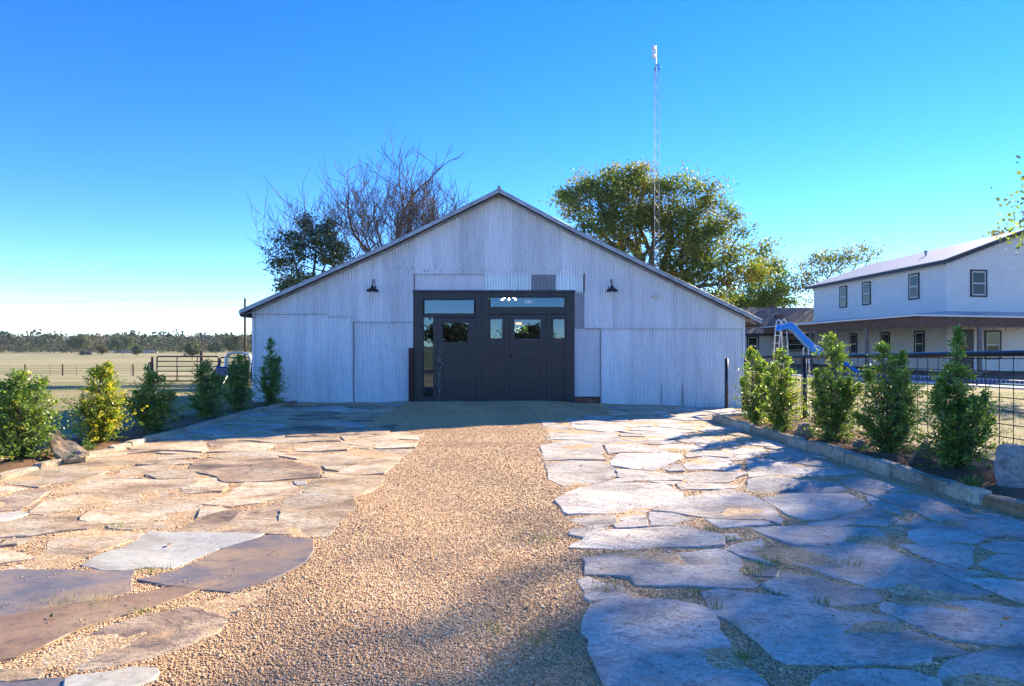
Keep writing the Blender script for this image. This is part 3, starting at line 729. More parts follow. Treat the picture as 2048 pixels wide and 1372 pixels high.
top = lambda xs: roofz(xs) - 0.005
# upper sheets down from the rake
x = XL
bounds = [XL]
while x < XR - 0.3:
    x += r_.uniform(0.60, 0.68); bounds.append(min(x, XR))
bounds[-1] = XR
px1, px2 = bw(830, 0)[0], bw(1168, 0)[0]
for i in range(len(bounds) - 1):
    a, b = bounds[i], bounds[i + 1]; off = 0.012 + 0.003 * (i % 2)
    segs = [(a, b)]
    for cut in (px1, px2, bw(703, 0)[0], bw(655, 0)[0]):
        ns = []
        for (p, q) in segs: ns += [(p, cut), (cut, q)] if p < cut - 0.02 and q > cut + 0.02 else [(p, q)]
        segs = ns
    for (p, q) in segs:
        mid = (p + q) / 2
        if px1 <= mid <= px2: zb = zP - 0.03
        elif mid < bw(655, 0)[0]: zb = zL1 - 0.02
        elif mid < bw(703, 0)[0]: zb = bw(0, 632)[1] - 0.02
        elif mid < px1: zb = zL2 - 0.02
        else: zb = zR - 0.02
        sheet(p, q + 0.02, zb, top, off)
# lower sheets
for (a, b, zt, off) in [(507, 560, 627, 0), (558, 608, 627, .003), (606, 657, 628, 0), (655, 705, 632, .003), (703, 766, 643, 0), (764, 829, 643, .003)]:
    sheet(bw(a, 0)[0], bw(b, 0)[0], -0.12, bw(0, zt)[1] + 0.05, off)
for (a, b, off) in [(1200, 1262, 0.008), (1260, 1323, .005), (1321, 1364, .008), (1362, 1422, .005), (1420, 1484, .008)]:
    sheet(bw(a, 0)[0], bw(b, 0)[0], -0.16, zR + 0.05, off)
# patches round the entrance
for (a, b, mt, n_) in [(830, 969, 'flat_sheet', .004), (968, 1018, 'galv', .003), (1017, 1063, 'galv', 0.006), (1062, 1112, 'galv_dark', .003), (1111, 1168, 'galv', .0)]:
    o = sheet(bw(a, 0)[0], bw(b, 0)[0], DT - 0.05, zP, n_, mt, 'patch_sheet', 0.006 if mt == 'flat_sheet' else AMP)
sheet(bw(1147, 0)[0], bw(1171, 0)[0], zR, DT, 0.004, 'galv_dark', 'patch_sheet', 0.005)
sheet(bw(1147, 0)[0], bw(1202, 0)[0], bw(0, 793)[1], zR, 0.002, 'flat_sheet', 'patch_sheet', 0.003)
m = MB()
bx0, bx1, bz = bw(1149, 0)[0], bw(1201, 0)[0], bw(0, 794)[1]
for rw in range(3):
    xx = bx0 + 0.003 - (0.1 if rw % 2 else 0)
    while xx < bx1 - 0.02:
        a, b = max(xx, bx0), min(xx + 0.195, bx1)
        if b - a > 0.02: boxpart('brick', simple('brick_%d' % (int(xx * 50) % 3 + rw), [(0.20, 0.085, 0.06), (0.24, 0.11, 0.08), (0.16, 0.07, 0.055)][(int(xx * 5) + rw) % 3], 0.9), barn, a, b, BY - 0.03 - 0.004 * rw, BY + 0.1, -0.06 + rw * 0.062, -0.005 + rw * 0.062)
        xx += 0.205
r_ = random.Random(31); m = MB()
def nail(px, py, s=.007):
    X, Z = bw(px, py); m.box(X - s, X + s, BY - .042, BY - .03, Z - s, Z + s)
for px in range(796, 1176, 6):
    if r_.random() < .55: nail(px + r_.uniform(-2, 2), 537 + r_.uniform(-5, 7), r_.uniform(.005, .011))
for (xa, xb, yy) in [(700, 826, 650), (1205, 1480, 662), (510, 700, 635), (1205, 1480, 790), (600, 820, 790), (1175, 1215, 640), (640, 690, 582)]:
    for px in range(xa, xb, 11):
        if r_.random() < .6: nail(px + r_.uniform(-1, 1), yy + r_.uniform(-2, 2), r_.uniform(.004, .007))
for _ in range(60): 
    px = r_.uniform(560, 1420); nail(px, r_.uniform(max(580, 400 + abs(px - 998) * .55), 800) if abs(px - 990) > 190 else r_.uniform(440, 540), r_.uniform(.004, .009))
m.build('nail_heads', M['rust'], barn)['kind'] = 'stuff'
# corner trims, side and back walls
for xc, zt in ((XL, EL[1]), (XR, ER[1])):
    boxpart('corner_trim', M['sheet'], barn, xc - 0.03, xc + 0.03, BY - 0.03 if xc > 0 else BY - 0.022, BY + 0.05, -0.12, zt - 0.06)
BD = 31.0
for xc, zt in ((XL, EL[1]), (XR, ER[1])): boxpart('side_wall', M['sheet'], barn, xc - 0.02, xc + 0.02, BY + 0.06, BD, -0.9, zt - 0.05)
hx0, hx1, hz0, hz1 = 0.12, 0.78, 2.02, 2.42
m = MB()
for (a, b, z0, zt) in [(XL, hx0, -0.8, None), (hx1, XR, -0.8, None), (hx0, hx1, -0.8, hz0), (hx0, hx1, hz1, None)]:
    xs = np.linspace(a, b, 14); tp = [(float(xx), float(roofz(xx)) + 0.03 if zt is None else zt) for xx in xs]
    vv = [(p[0], BD, z0) for p in tp] + [(p[0], BD, p[1]) for p in tp]; n = len(tp)
    m.add(vv, [(i, i + 1, n + i + 1, n + i) for i in range(n - 1)])
m.build('back_wall', M['interior'], barn)
boxpart('floor', M['dark_floor'], barn, XL + 0.05, XR - 0.05, BY + 0.08, BD - 0.05, -0.3, 0.05)
# inner lining behind the sheets so no light leaks
m = MB()
for (a, b, zb, zt) in [(XL + .02, DX0 - .02, -0.1, None), (DX1 + .02, XR - .02, -0.1, None), (DX0 - .02, DX1 + .02, DT - .02, None)]:
    xs = np.linspace(a, b, 16); n = 16
    vv = [(float(q), BY + 0.05, zb) for q in xs] + [(float(q), BY + 0.05, float(roofz(q)) - 0.08) for q in xs]
    m.add(vv, [(i, i + 1, n + i + 1, n + i) for i in range(n - 1)])
m.build('inner_lining', M['interior'], barn)
m = MB(); xs = np.linspace(XL - .25, XR + .2, 20); n = 20
vv = [(float(q), yq, float(roofz(q)) + 0.02) for yq in (BY - .02, BD + .1) for q in xs]; m.add(vv, [(i, i + 1, n + i + 1, n + i) for i in range(n - 1)]); m.build('ceiling_boards', M['interior'], barn)
M['lap'] = simple('seam_shade_grey', (0.16, 0.14, 0.14), 0.9, 0, .4, 30)  # dark grey strips paint in the shade lines at sheet laps and gaps
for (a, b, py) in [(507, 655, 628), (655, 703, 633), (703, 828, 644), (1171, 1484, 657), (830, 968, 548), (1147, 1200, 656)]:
    boxpart('seam_shade_strip', M['lap'], barn, bw(a, 0)[0] + .02, bw(b, 0)[0], BY - .0335 if py != 548 else BY - .0335, BY - .02, bw(0, py)[1] - .018, bw(0, py)[1] - .0105)
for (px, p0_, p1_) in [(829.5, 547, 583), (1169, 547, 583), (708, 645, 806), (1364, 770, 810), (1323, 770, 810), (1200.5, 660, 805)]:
    boxpart('seam_shade_strip', M['lap'], barn, bw(px, 0)[0] - (.011 if p1_ == 583 else .004), bw(px, 0)[0] + (.011 if p1_ == 583 else .004), BY - .0345, BY - .01, bw(0, p1_)[1], bw(0, p0_)[1])
# roof: four corrugated slopes with front overhang, ridge cap and rake trim
YF, YB = BY - 0.34, BD + 0.3
def slope(p, q, nm='roof_sheet'):
    n = int((YB - YF) / (0.076 / 4)); ys = np.linspace(YF, YB, n); up = 0.05 + 0.011 * np.sin(2 * np.pi * ys / 0.076)
    Vv = np.concatenate([np.stack([np.full(n, p[0]), ys, p[1] + up], 1), np.stack([np.full(n, q[0]), ys, q[1] + up], 1)])
    ii = np.arange(2 * n).reshape(2, n)
    Qq = np.stack([ii[0, :-1], ii[0, 1:], ii[1, 1:], ii[1, :-1]], 1)
    o = np_mesh(nm, Vv, Qq, M['roof_tin'], barn, smooth=True)
    md = o.modifiers.new('thick', 'SOLIDIFY'); md.thickness = 0.004
rz = lambda px, py: bw(px, py, YF)
LT = rz(478, 633); RT = rz(1524, 645); AP = rz(998, 392); kl = rz(780, 500); kr = rz(1150, 472)
AP = (AP[0], APX[1] + 0.0); kl = (kl[0], float(roofz(kl[0]))); kr = (kr[0], float(roofz(kr[0]))); LT = (LT[0], float(roofz(LT[0]))); RT = (RT[0], float(roofz(RT[0])))
slope(LT, kl); slope(kl, (AP[0] + 0.02, AP[1] + 0.01)); slope((AP[0] - 0.02, AP[1] + 0.012), kr); slope(kr, RT)
def rake(p, q, h=0.115, y0=None, nm='rake_board', mt='rake', dz=0.045, th=0.03):
    y0 = YF - 0.012 if y0 is None else y0
    m = MB(); vv = []
    for (a, b) in (p, q):
        vv += [(a, y0, b + dz - h), (a, y0, b + dz), (a, y0 + th, b + dz), (a, y0 + th, b + dz - h)]
    m.add(vv, [(0, 1, 2, 3), (4, 7, 6, 5), (0, 4, 5, 1), (1, 5, 6, 2), (2, 6, 7, 3), (3, 7, 4, 0)])
    m.build(nm, M[mt], barn)
for p, q in ((LT, kl), (kl, AP), (AP, kr), (kr, RT)):
    rake(p, q, 0.09); rake(p, q, 0.05, BY - 0.06, 'gable_batten', 'rake', -0.035, 0.025)
m = MB(); m.tube([(AP[0], YF - 0.02, AP[1] + 0.075), (AP[0], YB, AP[1] + 0.075)], 0.045, 8); m.build('ridge_cap', M['roof_tin'], barn, True)
for sx0, t in ((LT, 1), (RT, -1)):
    boxpart('eave_board', M['oldwood'], barn, min(sx0[0], sx0[0] + t * 0.04) + 0.0, max(sx0[0], sx0[0] + t * 0.04), YF + 0.03, YB, sx0[1] - 0.10, sx0[1] + 0.03)
m = MB(); m.slab([(LT[0] + .05, YF + .02, LT[1] - .1), (XL, YF + .02, LT[1] - .1), (XL, YB, LT[1] - .1), (LT[0] + .05, YB, LT[1] - .1)], 0.02); m.build('soffit', M['oldwood'], barn)
m = MB(); gx_ = RT[0] + 0.02; m.tube([(gx_ - .02, YF + .05, RT[1] - .08), (gx_ - .02, YB, RT[1] - .08)], 0.05, 8); m.build('gutter', M['fascia'], barn, True)

# ---- entrance (coordinates read from an enlarged view of the photograph)
ex = lambda v: bw(780 + v / 4.036, 0)[0]; ez = lambda v: bw(0, 500 + v / 4.036)[1]
FY = BY - 0.05
ent = MB()
def fb(mb, x0, x1, y0, y1, f=FY, bk=BY + 0.06): mb.box(ex(x0), ex(x1), f, bk, ez(y1), ez(y0))
fr = []
for i, (x0, x1, y0, y1, f) in enumerate([(192, 268, 330, 1224, 0), (268, 690, 330, 398, .006), (690, 800, 330, 1224, 0), (800, 1418, 330, 380, .006), (1418, 1488, 330, 1224, 0),
        (268, 690, 515, 543, .008), (800, 1418, 463, 518, .008), (352, 382, 543, 1224, .004), (926, 960, 518, 1224, .004), (1262, 1300, 518, 1224, .004), (268, 352, 1184, 1224, .01)]):
    boxpart('frame_member', M['black_paint'], barn, ex(x0), ex(x1), FY + f, BY + 0.06, ez(y1) if y1 < 1220 else -0.03, ez(y0), bevel=0.006)
boxpart('head_casing', M['black_paint'], barn, ex(186), ex(1494), FY - 0.03, FY + 0.02, ez(345), ez(326), bevel=0.004)
for xx in (732, 760): boxpart('mullion_bead', M['black_paint'], barn, ex(xx) - 0.012, ex(xx) + 0.012, FY - 0.014, FY + 0.01, 0.02, ez(350), bevel=0.004)
def pane(parent, x0, x1, y0, y1, bead=True, dep=0.02, bc='black_paint'):
    mm = MB(); Yg = FY + dep
    mm.add([(ex(x0), Yg, ez(y1)), (ex(x1), Yg, ez(y1)), (ex(x1), Yg, ez(y0)), (ex(x0), Yg, ez(y0))], [(0, 1, 2, 3)])
    g = mm.build('pane', M['glass'], parent)
    if bead:
        b = MB(); t = 0.013
        X0, X1, Z0, Z1 = ex(x0), ex(x1), ez(y1), ez(y0)
        for q in ((X0 - t, X1 + t, Z1, Z1 + t), (X0 - t, X1 + t, Z0 - t, Z0), (X0 - t, X0, Z0, Z1), (X1, X1 + t, Z0, Z1)): b.box(q[0], q[1], FY - 0.004, FY + dep + .01, q[2], q[3])
        b.build('glazing_bead', M[bc], parent)
    return g
for q in ((280, 678, 405, 512), (812, 1406, 386, 460), (275, 350, 546, 1180)): pane(barn, *q)
M['bead'] = simple('grey_bead', (0.09, 0.10, 0.13), 0.5)
def leaf_door(name, x0, x1, y0, y1, win, panels, knob=None, bead='black_paint', label=None):
    X0, X1, Z0, Z1 = ex(x0) + .004, ex(x1) - .004, max(0.055, ez(y1)), ez(y0) - .004
    f = FY + 0.012; m = MB()
    holes = [win] + panels
    hx0, hx1 = ex(win[0]), ex(win[1])
    m.box(X0, hx0, f, f + .045, Z0, Z1); m.box(hx1, X1, f, f + .045, Z0, Z1)      # stiles
    zs = sorted([(ez(h[3]), ez(h[2])) for h in holes]); z = Z0
    for a, b in zs: m.box(hx0, hx1, f + .0015, f + .044, z, a); z = b
    m.box(hx0, hx1, f + .0015, f + .044, z, Z1)                                   # rails
    dr = m.build(name, M['black_paint'], barn)
    if label: dr['label'] = label
    pane(dr, *win, True, 0.03, bead)
    for h in panels:
        boxpart('door_panel', M['black_paint'], dr, hx0 + .001, hx1 - .001, f + .022, f + .034, ez(h[3]) + .001, ez(h[2]) - .001)
        boxpart('panel_field', M['black_paint'], dr, hx0 + .05, hx1 - .05, f + .013, f + .023, ez(h[3]) + .045, ez(h[2]) - .045, bevel=.006)
    if knob:
        k = MB(); kx, kz = ex(knob[0]), ez(knob[1])
        k.lathe([(0.0, -0.075), (0.02, -0.07), (0.03, -0.055), (0.022, -0.035), (0.012, -0.03), (0.012, -0.008), (0.03, -0.006), (0.03, 0.0)], (kx, f, kz), 12, 'y')
        k.build('door_knob', M['black_metal'], dr, True)
    return dr
dl = leaf_door('door', 382, 690, 545, 1216, (428, 632, 590, 745), [(428, 632, 800, 918), (428, 632, 960, 1068), (428, 632, 1100, 1185)], (403, 932), label='scuffed left entrance door with worn lower edge')
dc = leaf_door('door', 960, 1262, 520, 1214, (1005, 1215, 562, 718), [(1005, 1215, 770, 895), (1005, 1215, 938, 1072), (1005, 1215, 1110, 1185)], (981, 855), 'bead', label='central entrance door with grey beaded window')
leaf_door('side_panel', 800, 926, 520, 1216, (812, 905, 560, 712), [(812, 905, 768, 892), (812, 905, 940, 1068), (812, 905, 1105, 1185)], None, 'bead')
leaf_door('side_panel', 1300, 1418, 520, 1216, (1318, 1408, 560, 712), [(1318, 1408, 768, 892), (1318, 1408, 940, 1068), (1318, 1408, 1105, 1185)], None, 'black_paint')
boxpart('threshold', M['galv_steel'], barn, ex(960), ex(1262), FY - 0.03, FY + 0.05, 0.03, 0.05)
# scuffed paint on the left door
m = MB(); r_ = random.Random(2)
for k in range(46):
    t = r_.random(); xx = ex(388 + 34 * r_.random() ** 2 * (0.4 + t)); zz = ez(1210 - 420 * t); s = r_.uniform(.006, .022)
    pz = [(xx + s * r_.uniform(.4, 1) * math.cos(a), FY + 0.0105, zz + 1.9 * s * r_.uniform(.4, 1.2) * math.sin(a)) for a in np.linspace(0, 6.28, 7)[:-1]]
    m.add(pz, [tuple(range(6))])
for k in range(7):
    xx = ex(480 + 22 * r_.random()); zz = ez(865 + 30 * r_.random()); s = .012
    m.add([(xx + s * math.cos(a), FY + 0.031, zz + s * r_.uniform(.5, 1.3) * math.sin(a)) for a in np.linspace(0, 6.28, 6)[:-1]], [tuple(range(5))])
wpo = m.build('worn_paint', simple('worn_paint', (0.22, 0.23, 0.25), 0.8), dl); wpo['kind'] = 'stuff'
# lettering on the transom
fc = bpy.data.curves.new('lettering', 'FONT'); fc.body = 'CIBI'; fc.size = 0.092; fc.extrude = 0.001; fc.space_character = 1.05; fc.offset = 0.004
fo = bpy.data.objects.new('lettering', fc); col.objects.link(fo)
bpy.context.view_layer.update(); dg = bpy.context.evaluated_depsgraph_get()
me = bpy.data.meshes.new_from_object(fo.evaluated_get(dg)); bpy.data.objects.remove(fo)
lo = bpy.data.objects.new('lettering', me); col.objects.link(lo); me.materials.append(simple('white_vinyl', (.9, .9, .9), .5, 0, .02)); lo.parent = barn; ORG[lo] = ORG[barn]
wdt = max(v.co.x for v in me.vertices)
lo.rotation_euler = (R(90), 0, 0); lo.scale = ((ex(1142) - ex(1086)) / wdt, 1, 1)
lo.location = Vector((ex(1086), FY + 0.006, ez(430))) - ORG[barn]

# ---- lamps, box, posts
def barn_lamp(px, label):
    x0, _ = bw(px, 580, BY - 0.25); z = bw(px, 583, BY - 0.25)[1]
    t = thing('gooseneck_lamp', (x0, BY, z), label, 'lamp', 'gooseneck lamps on the barn front')
    c = (x0, BY - 0.25, z); n = 20
    m = MB(); m.lathe([(0.148, 0.0), (0.15, 0.012), (0.135, 0.045), (0.09, 0.075), (0.045, 0.09), (0.035, 0.12), (0.032, 0.15), (0.0, 0.155)], c, n); m.lathe([(0.146, 0.001), (0.13, 0.04), (0.085, 0.068), (0.0, 0.08)], c, n)
    m.build('lamp_shade', M['black_metal'], t, True)
    pth = [(x0, BY - 0.25, z + 0.15)] + [(x0, BY - 0.13 - 0.12 * math.cos(a), z + 0.20 + 0.11 * math.sin(a)) for a in np.linspace(0, math.pi, 9)] + [(x0, BY - 0.005, z + 0.12)]
    m = MB(); m.tube(pth, 0.011, 8); m.build('gooseneck_arm', M['black_metal'], t, True)
    m = MB(); m.lathe([(0.0, -0.012), (0.045, -0.012), (0.05, 0.0)], (x0, BY - 0.012, z + 0.12), 14, 'y'); m.build('wall_plate', M['black_metal'], t, True)
    m = MB(); m.lathe([(0.0, -0.012), (0.03, 0.0), (0.038, 0.03), (0.02, 0.06)], c, 12); m.build('bulb', M['white_paint'], t, True)
barn_lamp(745, 'black gooseneck barn lamp left of the entrance'); barn_lamp(1224, 'black gooseneck barn lamp right of the entrance')
x0, z0 = bw(1310, 592); t = thing('utility_box', (x0, BY, z0), 'small grey utility box high on the right of the barn front', 'box')
boxpart('housing', M['concrete'], t, x0 - .045, x0 + .045, BY - .09, BY - .012, z0 - .06, z0 + .05, bevel=.008)
m = MB(); m.tube([(x0 - .05, BY - .03, z0 - .02), (x0 - .12, BY - .02, z0 - .05)], .014, 6); m.build('conduit', M['galv_steel'], t)
t = thing('steel_post', (bw(822, 0, BY - .15)[0], BY - .15, 0), 'rusty dark red steel post standing against the left of the entrance', 'post')
xp = t.location.x; boxpart('shaft', M['rust'], t, xp - .05, xp + .05, BY - .2, BY - .1, -.1, bw(0, 697, BY - .2)[1], bevel=.006); boxpart('cap', M['rust'], t, xp - .054, xp + .054, BY - .204, BY - .096, bw(0, 697, BY - .2)[1], bw(0, 697, BY - .2)[1] + .012)
def pipe_post(name, px, ptop, dep, rad, label, mt='pipe', cat='post'):
    X = (px - 1024) / F * dep; zt = EYE + (690 - ptop) / F * dep; g = float(gz(X, dep)) - .1
    t = thing(name, (X, dep, g), label, cat)
    m = MB(); m.tube([(X, dep, g - .1), (X, dep, zt)], rad, 12); m.build('shaft', M[mt], t, True)
    m = MB(); m.lathe([(rad * 1.06, -0.01), (rad * 1.06, .004), (rad * .6, .016), (0, .02)], (X, dep, zt), 12); m.build('cap', M[mt], t, True); return t
pipe_post('pipe_post', 1453, 718, 15.3, .042, 'black pipe post standing alone before the right end of the barn')
X, dd = 5.16, 14.3; t = thing('t_post', (X, dd, -.1), 'short rusty studded steel stake at the right corner of the barn', 'post')
zt = EYE + (690 - 755) / F * dd
boxpart('flange', M['rust'], t, X - .022, X + .022, dd - .004, dd + .004, -.2, zt); boxpart('web', M['rust'], t, X - .004, X + .004, dd - .034, dd - .004, -.2, zt)
m = MB()
for k in range(9): m.box(X - .012, X + .012, dd - .048, dd - .034, zt - .05 - k * .055, zt - .03 - k * .055)
m.build('stud_row', M['rust'], t)['kind'] = 'stuff'

# ---- inside the barn: chandelier and a lit red sign seen through the glass
cx, cz = bw(1018, 600, 19)[0], bw(0, 601, 19)[1]
t = thing('chandelier', (cx, 19, cz), 'lit chandelier seen through the transom glass above the entrance', 'chandelier')
m = MB(); m.tube([(cx, 19, cz + 1.2), (cx, 19, cz)], .012, 6); m.build('stem', M['black_metal'], t)
m = MB(); m.tube([(cx + .2 * math.cos(a), 19 + .2 * math.sin(a), cz - .02) for a in np.linspace(0, 6.283, 17)], .01, 6); m.build('ring', M['black_metal'], t)
for k in range(8):
    a = k * math.pi / 4; m = MB(); m.lathe([(0, -.022), (.016, -.012), (.02, .004), (.012, .022), (0, .03)], (cx + .2 * math.cos(a), 19 + .2 * math.sin(a), cz + .03 + .06 * (k % 2)), 8); m.build('bulb', M['bulb'], t, True)
cx, cz = bw(1038, 0, 24)[0], bw(0, 647, 24)[1]
t = thing('hanging_sign', (cx, 24, cz), 'small glowing orange sign deep inside, seen through the central door window', 'sign')
boxpart('light_face', M['red_bulb'], t, cx - .11, cx + .09, 23.98, 24.0, cz - .025, cz + .025); boxpart('housing', M['black_metal'], t, cx - .13, cx + .11, 24.001, 24.06, cz - .045, cz + .045)
m = MB(); m.tube([(cx, 24.03, cz + .04), (cx, 24.03, float(roofz(cx)))], .006, 6); m.build('cord', M['black_metal'], t)

# ================================================================ PIPE FENCE on the right
f0 = Vector((5.45, 14.9, 0)); f1 = Vector((6.15, 2.6, 0))
def fpt(s): return f0.lerp(f1, s)
def rail_z(d): return 1.145 + (14.9 - d) / 8.9 * 0.235
t = thing('pipe_fence', (5.45, 14.9, 0), 'black pipe rail fence with square wire mesh behind the right shrubs', 'fence')
m = MB(); m.tube([(*fpt(s).xy, rail_z(fpt(s).y)) for s in np.linspace(0, 1, 12)], 0.038, 14); m.build('top_rail', M['pipe'], t, True)
for s in (0, .215, .43, .645, .86):
    p = fpt(s); m = MB(); m.tube([(p.x, p.y, -.25), (p.x, p.y, rail_z(p.y))], .037, 12); m.build('post', M['pipe'], t, True)
m = MB(); r_ = random.Random(8)
Ltot = (f1 - f0).length; n = int(Ltot / .2)
for k in range(n + 1):
    p = fpt(k / n); p.x -= .045; j = r_.uniform(-.006, .006)
    m.tube([(p.x, p.y, -.08), (p.x + j, p.y + j, .6), (p.x, p.y, rail_z(p.y) - .03)], .0058, 4, False)
for k in range(9):
    fz = -.03 + k * .155
    m.tube([(fpt(s).x - .05, fpt(s).y, (fz + (rail_z(fpt(s).y) - 1.2) * .5) + r_.uniform(-.006, .006)) for s in np.linspace(0, 1, 60)], .0058, 4, False)
o = m.build('wire_mesh', M['wire'], t); o['kind'] = 'stuff'

# ================================================================ VEGETATION
def leaves(P, D, size, asp=0.42, fold=0.18):
    """P points, D leaf directions -> folded two-triangle leaves; returns V,F"""
    n = len(P); D = D / (np.linalg.norm(D, axis=1, keepdims=True) + 1e-9)
    rnd = rng.normal(size=(n, 3)); S = np.cross(D, rnd); S /= (np.linalg.norm(S, axis=1, keepdims=True) + 1e-9); N = np.cross(S, D)
    L = size[:, None]; wv = L * asp
    a = P; b = P + D * L * .45 + S * wv + N * L * fold * .4; c = P + D * L; e = P + D * L * .45 - S * wv + N * L * fold * .4
    Vv = np.stack([a, b, c, e], 1).reshape(-1, 3); i = np.arange(n) * 4
    Ff = np.concatenate([np.stack([i, i + 1, i + 2], 1), np.stack([i, i + 2, i + 3], 1)]); return Vv, Ff
def shrub(name, X, dep, h, wd, seed, label, spires, hue=(1, 1, 1), n=5200, base_fill=1.0, z0=.03, yel=0.0):
    global rng
    old = rng; rng = np.random.default_rng(seed); r = random.Random(seed)
    t = thing(name, (X, dep, z0), label, 'shrub', 'holly shrubs in the beds')
    spires = list(spires) + [(r.uniform(-.48, .48), r.uniform(-.3, .3), r.uniform(.3, .66), .2) for _ in range(5)]
    stem = MB(); tips = []
    for (ox, oy, hh, rr0) in spires:            # each upright shoot: x,y offset (in widths), height fraction, width fraction
        bx_, by_ = X + ox * wd * .25, dep + oy * wd * .25; tx, ty = X + ox * wd, dep + oy * wd
        H = h * hh
        stem.tube([(X, dep, z0 - .08), (bx_, by_, z0 + H * .25), ((bx_ + tx) / 2, (by_ + ty) / 2, z0 + H * .6), (tx, ty, z0 + H * .97)], [.016, .012, .008, .002], 6)
        nb = int(120 * hh * rr0 + 35)
        for k in range(nb):
            f = r.uniform(.0, .98) ** .9; z = z0 + H * f
            cx_ = X + (tx - X) * f; cy_ = dep + (ty - dep) * f
            prof = (math.sin(min(1, (f + .13) / .24) * math.pi / 2) * (1 - f) ** .72 * 1.12 + .06) * rr0
            a = r.uniform(0, 6.283); L = wd * .5 * prof * r.uniform(.45, 1.4)
            tip = (cx_ + L * math.cos(a), cy_ + L * math.sin(a), z + L * r.uniform(.1, .75) * min(1, .15 + f * 4))
            stem.tube([(cx_, cy_, z - .02), tip], [.004, .0015], 4, False); tips.append((Vector((cx_, cy_, z)), Vector(tip)))
        tips += [(Vector((tx, ty, z0 + H * .8)), Vector((tx, ty, z0 + H)))] * 3
    stem.build('stem', M['bark'], t)
    per = max(4, int(n / len(tips))); P = []; D = []; C = []
    for b, e in tips:
        ax = (e - b); 
        tn = r.uniform(.7, 1.3); yy = r.random() < yel
        for k in range(per):
            s = r.uniform(.25, 1.05) ** .7; p = b + ax * s
            P.append(p + Vector((r.gauss(0, .018), r.gauss(0, .018), r.gauss(0, .018)))); a = r.uniform(0, 6.283)
            dv = ax.normalized() * .55 + Vector((math.cos(a), math.sin(a), r.uniform(-.1, .9))) * .75; D.append(dv)
            v = tn * r.uniform(.65, 1.35); c = [v * hue[0], v * hue[1], v * hue[2]]
            if s > .85: c[0] *= 1.35; c[1] *= 1.2
            if yy: c[0] *= 2.3; c[1] *= 1.5
            C.append(c)
    P = np.array([tuple(p) for p in P]); D = np.array([tuple(q) for q in D]); C = np.array(C)
    Vv, Ff = leaves(P, D, rng.uniform(.024, .046, len(P)), .32)
    np_mesh('foliage', Vv, Ff, M['holly'], t, np.repeat(C, 4, 0))
    rng = old; return t
one = [(0, 0, 1, 1)]
SH = [
 (-6.0, 7.8, 1.07, .78, [(-.05, .05, 1, 1.1), (.28, .1, .93, .8), (-.3, -.1, .9, .9), (.15, -.2, .8, .9), (-.15, .25, .85, .8)], (1, 1, 1), .05, 'broad bushy holly shrub nearest the camera on the left, beside the tilted slab'),
 (-5.92, 9.2, 1.14, .72, [(0, 0, .95, 1.1), (.13, .05, 1, .6), (-.25, -.1, .55, .7), (.28, 0, .5, .7)], (1.25, 1.1, .9), .4, 'yellow-green conical holly shrub just behind the tilted slab on the left'),
 (-5.8, 10.35, 1.05, .84, [(0, 0, .9, 1.0), (-.12, 0, 1, .4), (.3, .1, .6, .8), (-.32, 0, .62, .8)], (.9, .95, 1), .03, 'dark spreading holly shrub in front of the metal gate, third on the left'),
 (-5.86, 12.3, 1.1, .8, [(0, 0, 1, 1.0), (-.2, .1, .85, .7), (.25, 0, .75, .8)], (.85, .9, 1), 0, 'dark holly shrub in front of the blue loader bucket'),
 (-5.8, 13.6, 1.2, .72, [(0, 0, 1, 1.0), (.2, .1, .9, .7), (-.22, 0, .8, .8)], (.8, .9, 1), 0, 'dark holly shrub in front of the small tractor cab'),
 (-5.68, 15.05, 1.55, .66, [(0, 0, 1, .95), (.3, 0, .72, .5), (.05, .1, .7, 1.0)], (.8, .9, 1), 0, 'tall narrow dark holly shrub against the left end of the barn'),
 (4.4, 11.6, 1.34, .66, [(-.1, 0, 1, 1.0), (.3, .1, .82, .55), (.1, -.1, .75, .9)], (1.05, 1.05, .95), .12, 'holly shrub at the far end of the right bed by the barn corner'),
 (4.42, 10.5, 1.34, .72, [(0, 0, 1, .95), (.15, 0, .75, .8), (-.15, .1, .8, .8)], (1.15, 1.1, .9), .16, 'bright sunlit holly shrub in front of the pool slide ladder'),
 (4.72, 9.45, 1.56, .84, [(0, 0, 1, 1.0), (.15, .1, .88, .6), (-.25, 0, .66, .7), (.3, 0, .55, .7)], (1, 1, 1), .06, 'middle holly shrub of the right bed, in front of the blue slide end'),
 (4.9, 8.3, 1.42, .88, [(-.1, 0, 1, .95), (.22, .05, .93, .6), (-.25, .1, .75, .7), (.2, -.1, .7, .8)], (.95, 1, 1), .04, 'twin-topped holly shrub, fourth in the right bed, in front of the pool'),
 (5.02, 7.23, 1.6, .76, [(.02, 0, 1, .42), (0, 0, .74, 1.2), (.42, 0, .55, .4), (-.12, .1, .6, 1.0), (.15, -.1, .5, 1.0)], (.9, .98, 1), .04, 'tall holly shrub with a thin spire nearest the camera on the right'),
]
for i, (X, dd, h, wd, sp, hue, yel, lb) in enumerate(SH): shrub('holly_shrub', X, dd, h, wd, 40 + i, lb, sp, hue, 12500 if i in (0, 1, 8, 9, 10) else 8500, yel=yel)

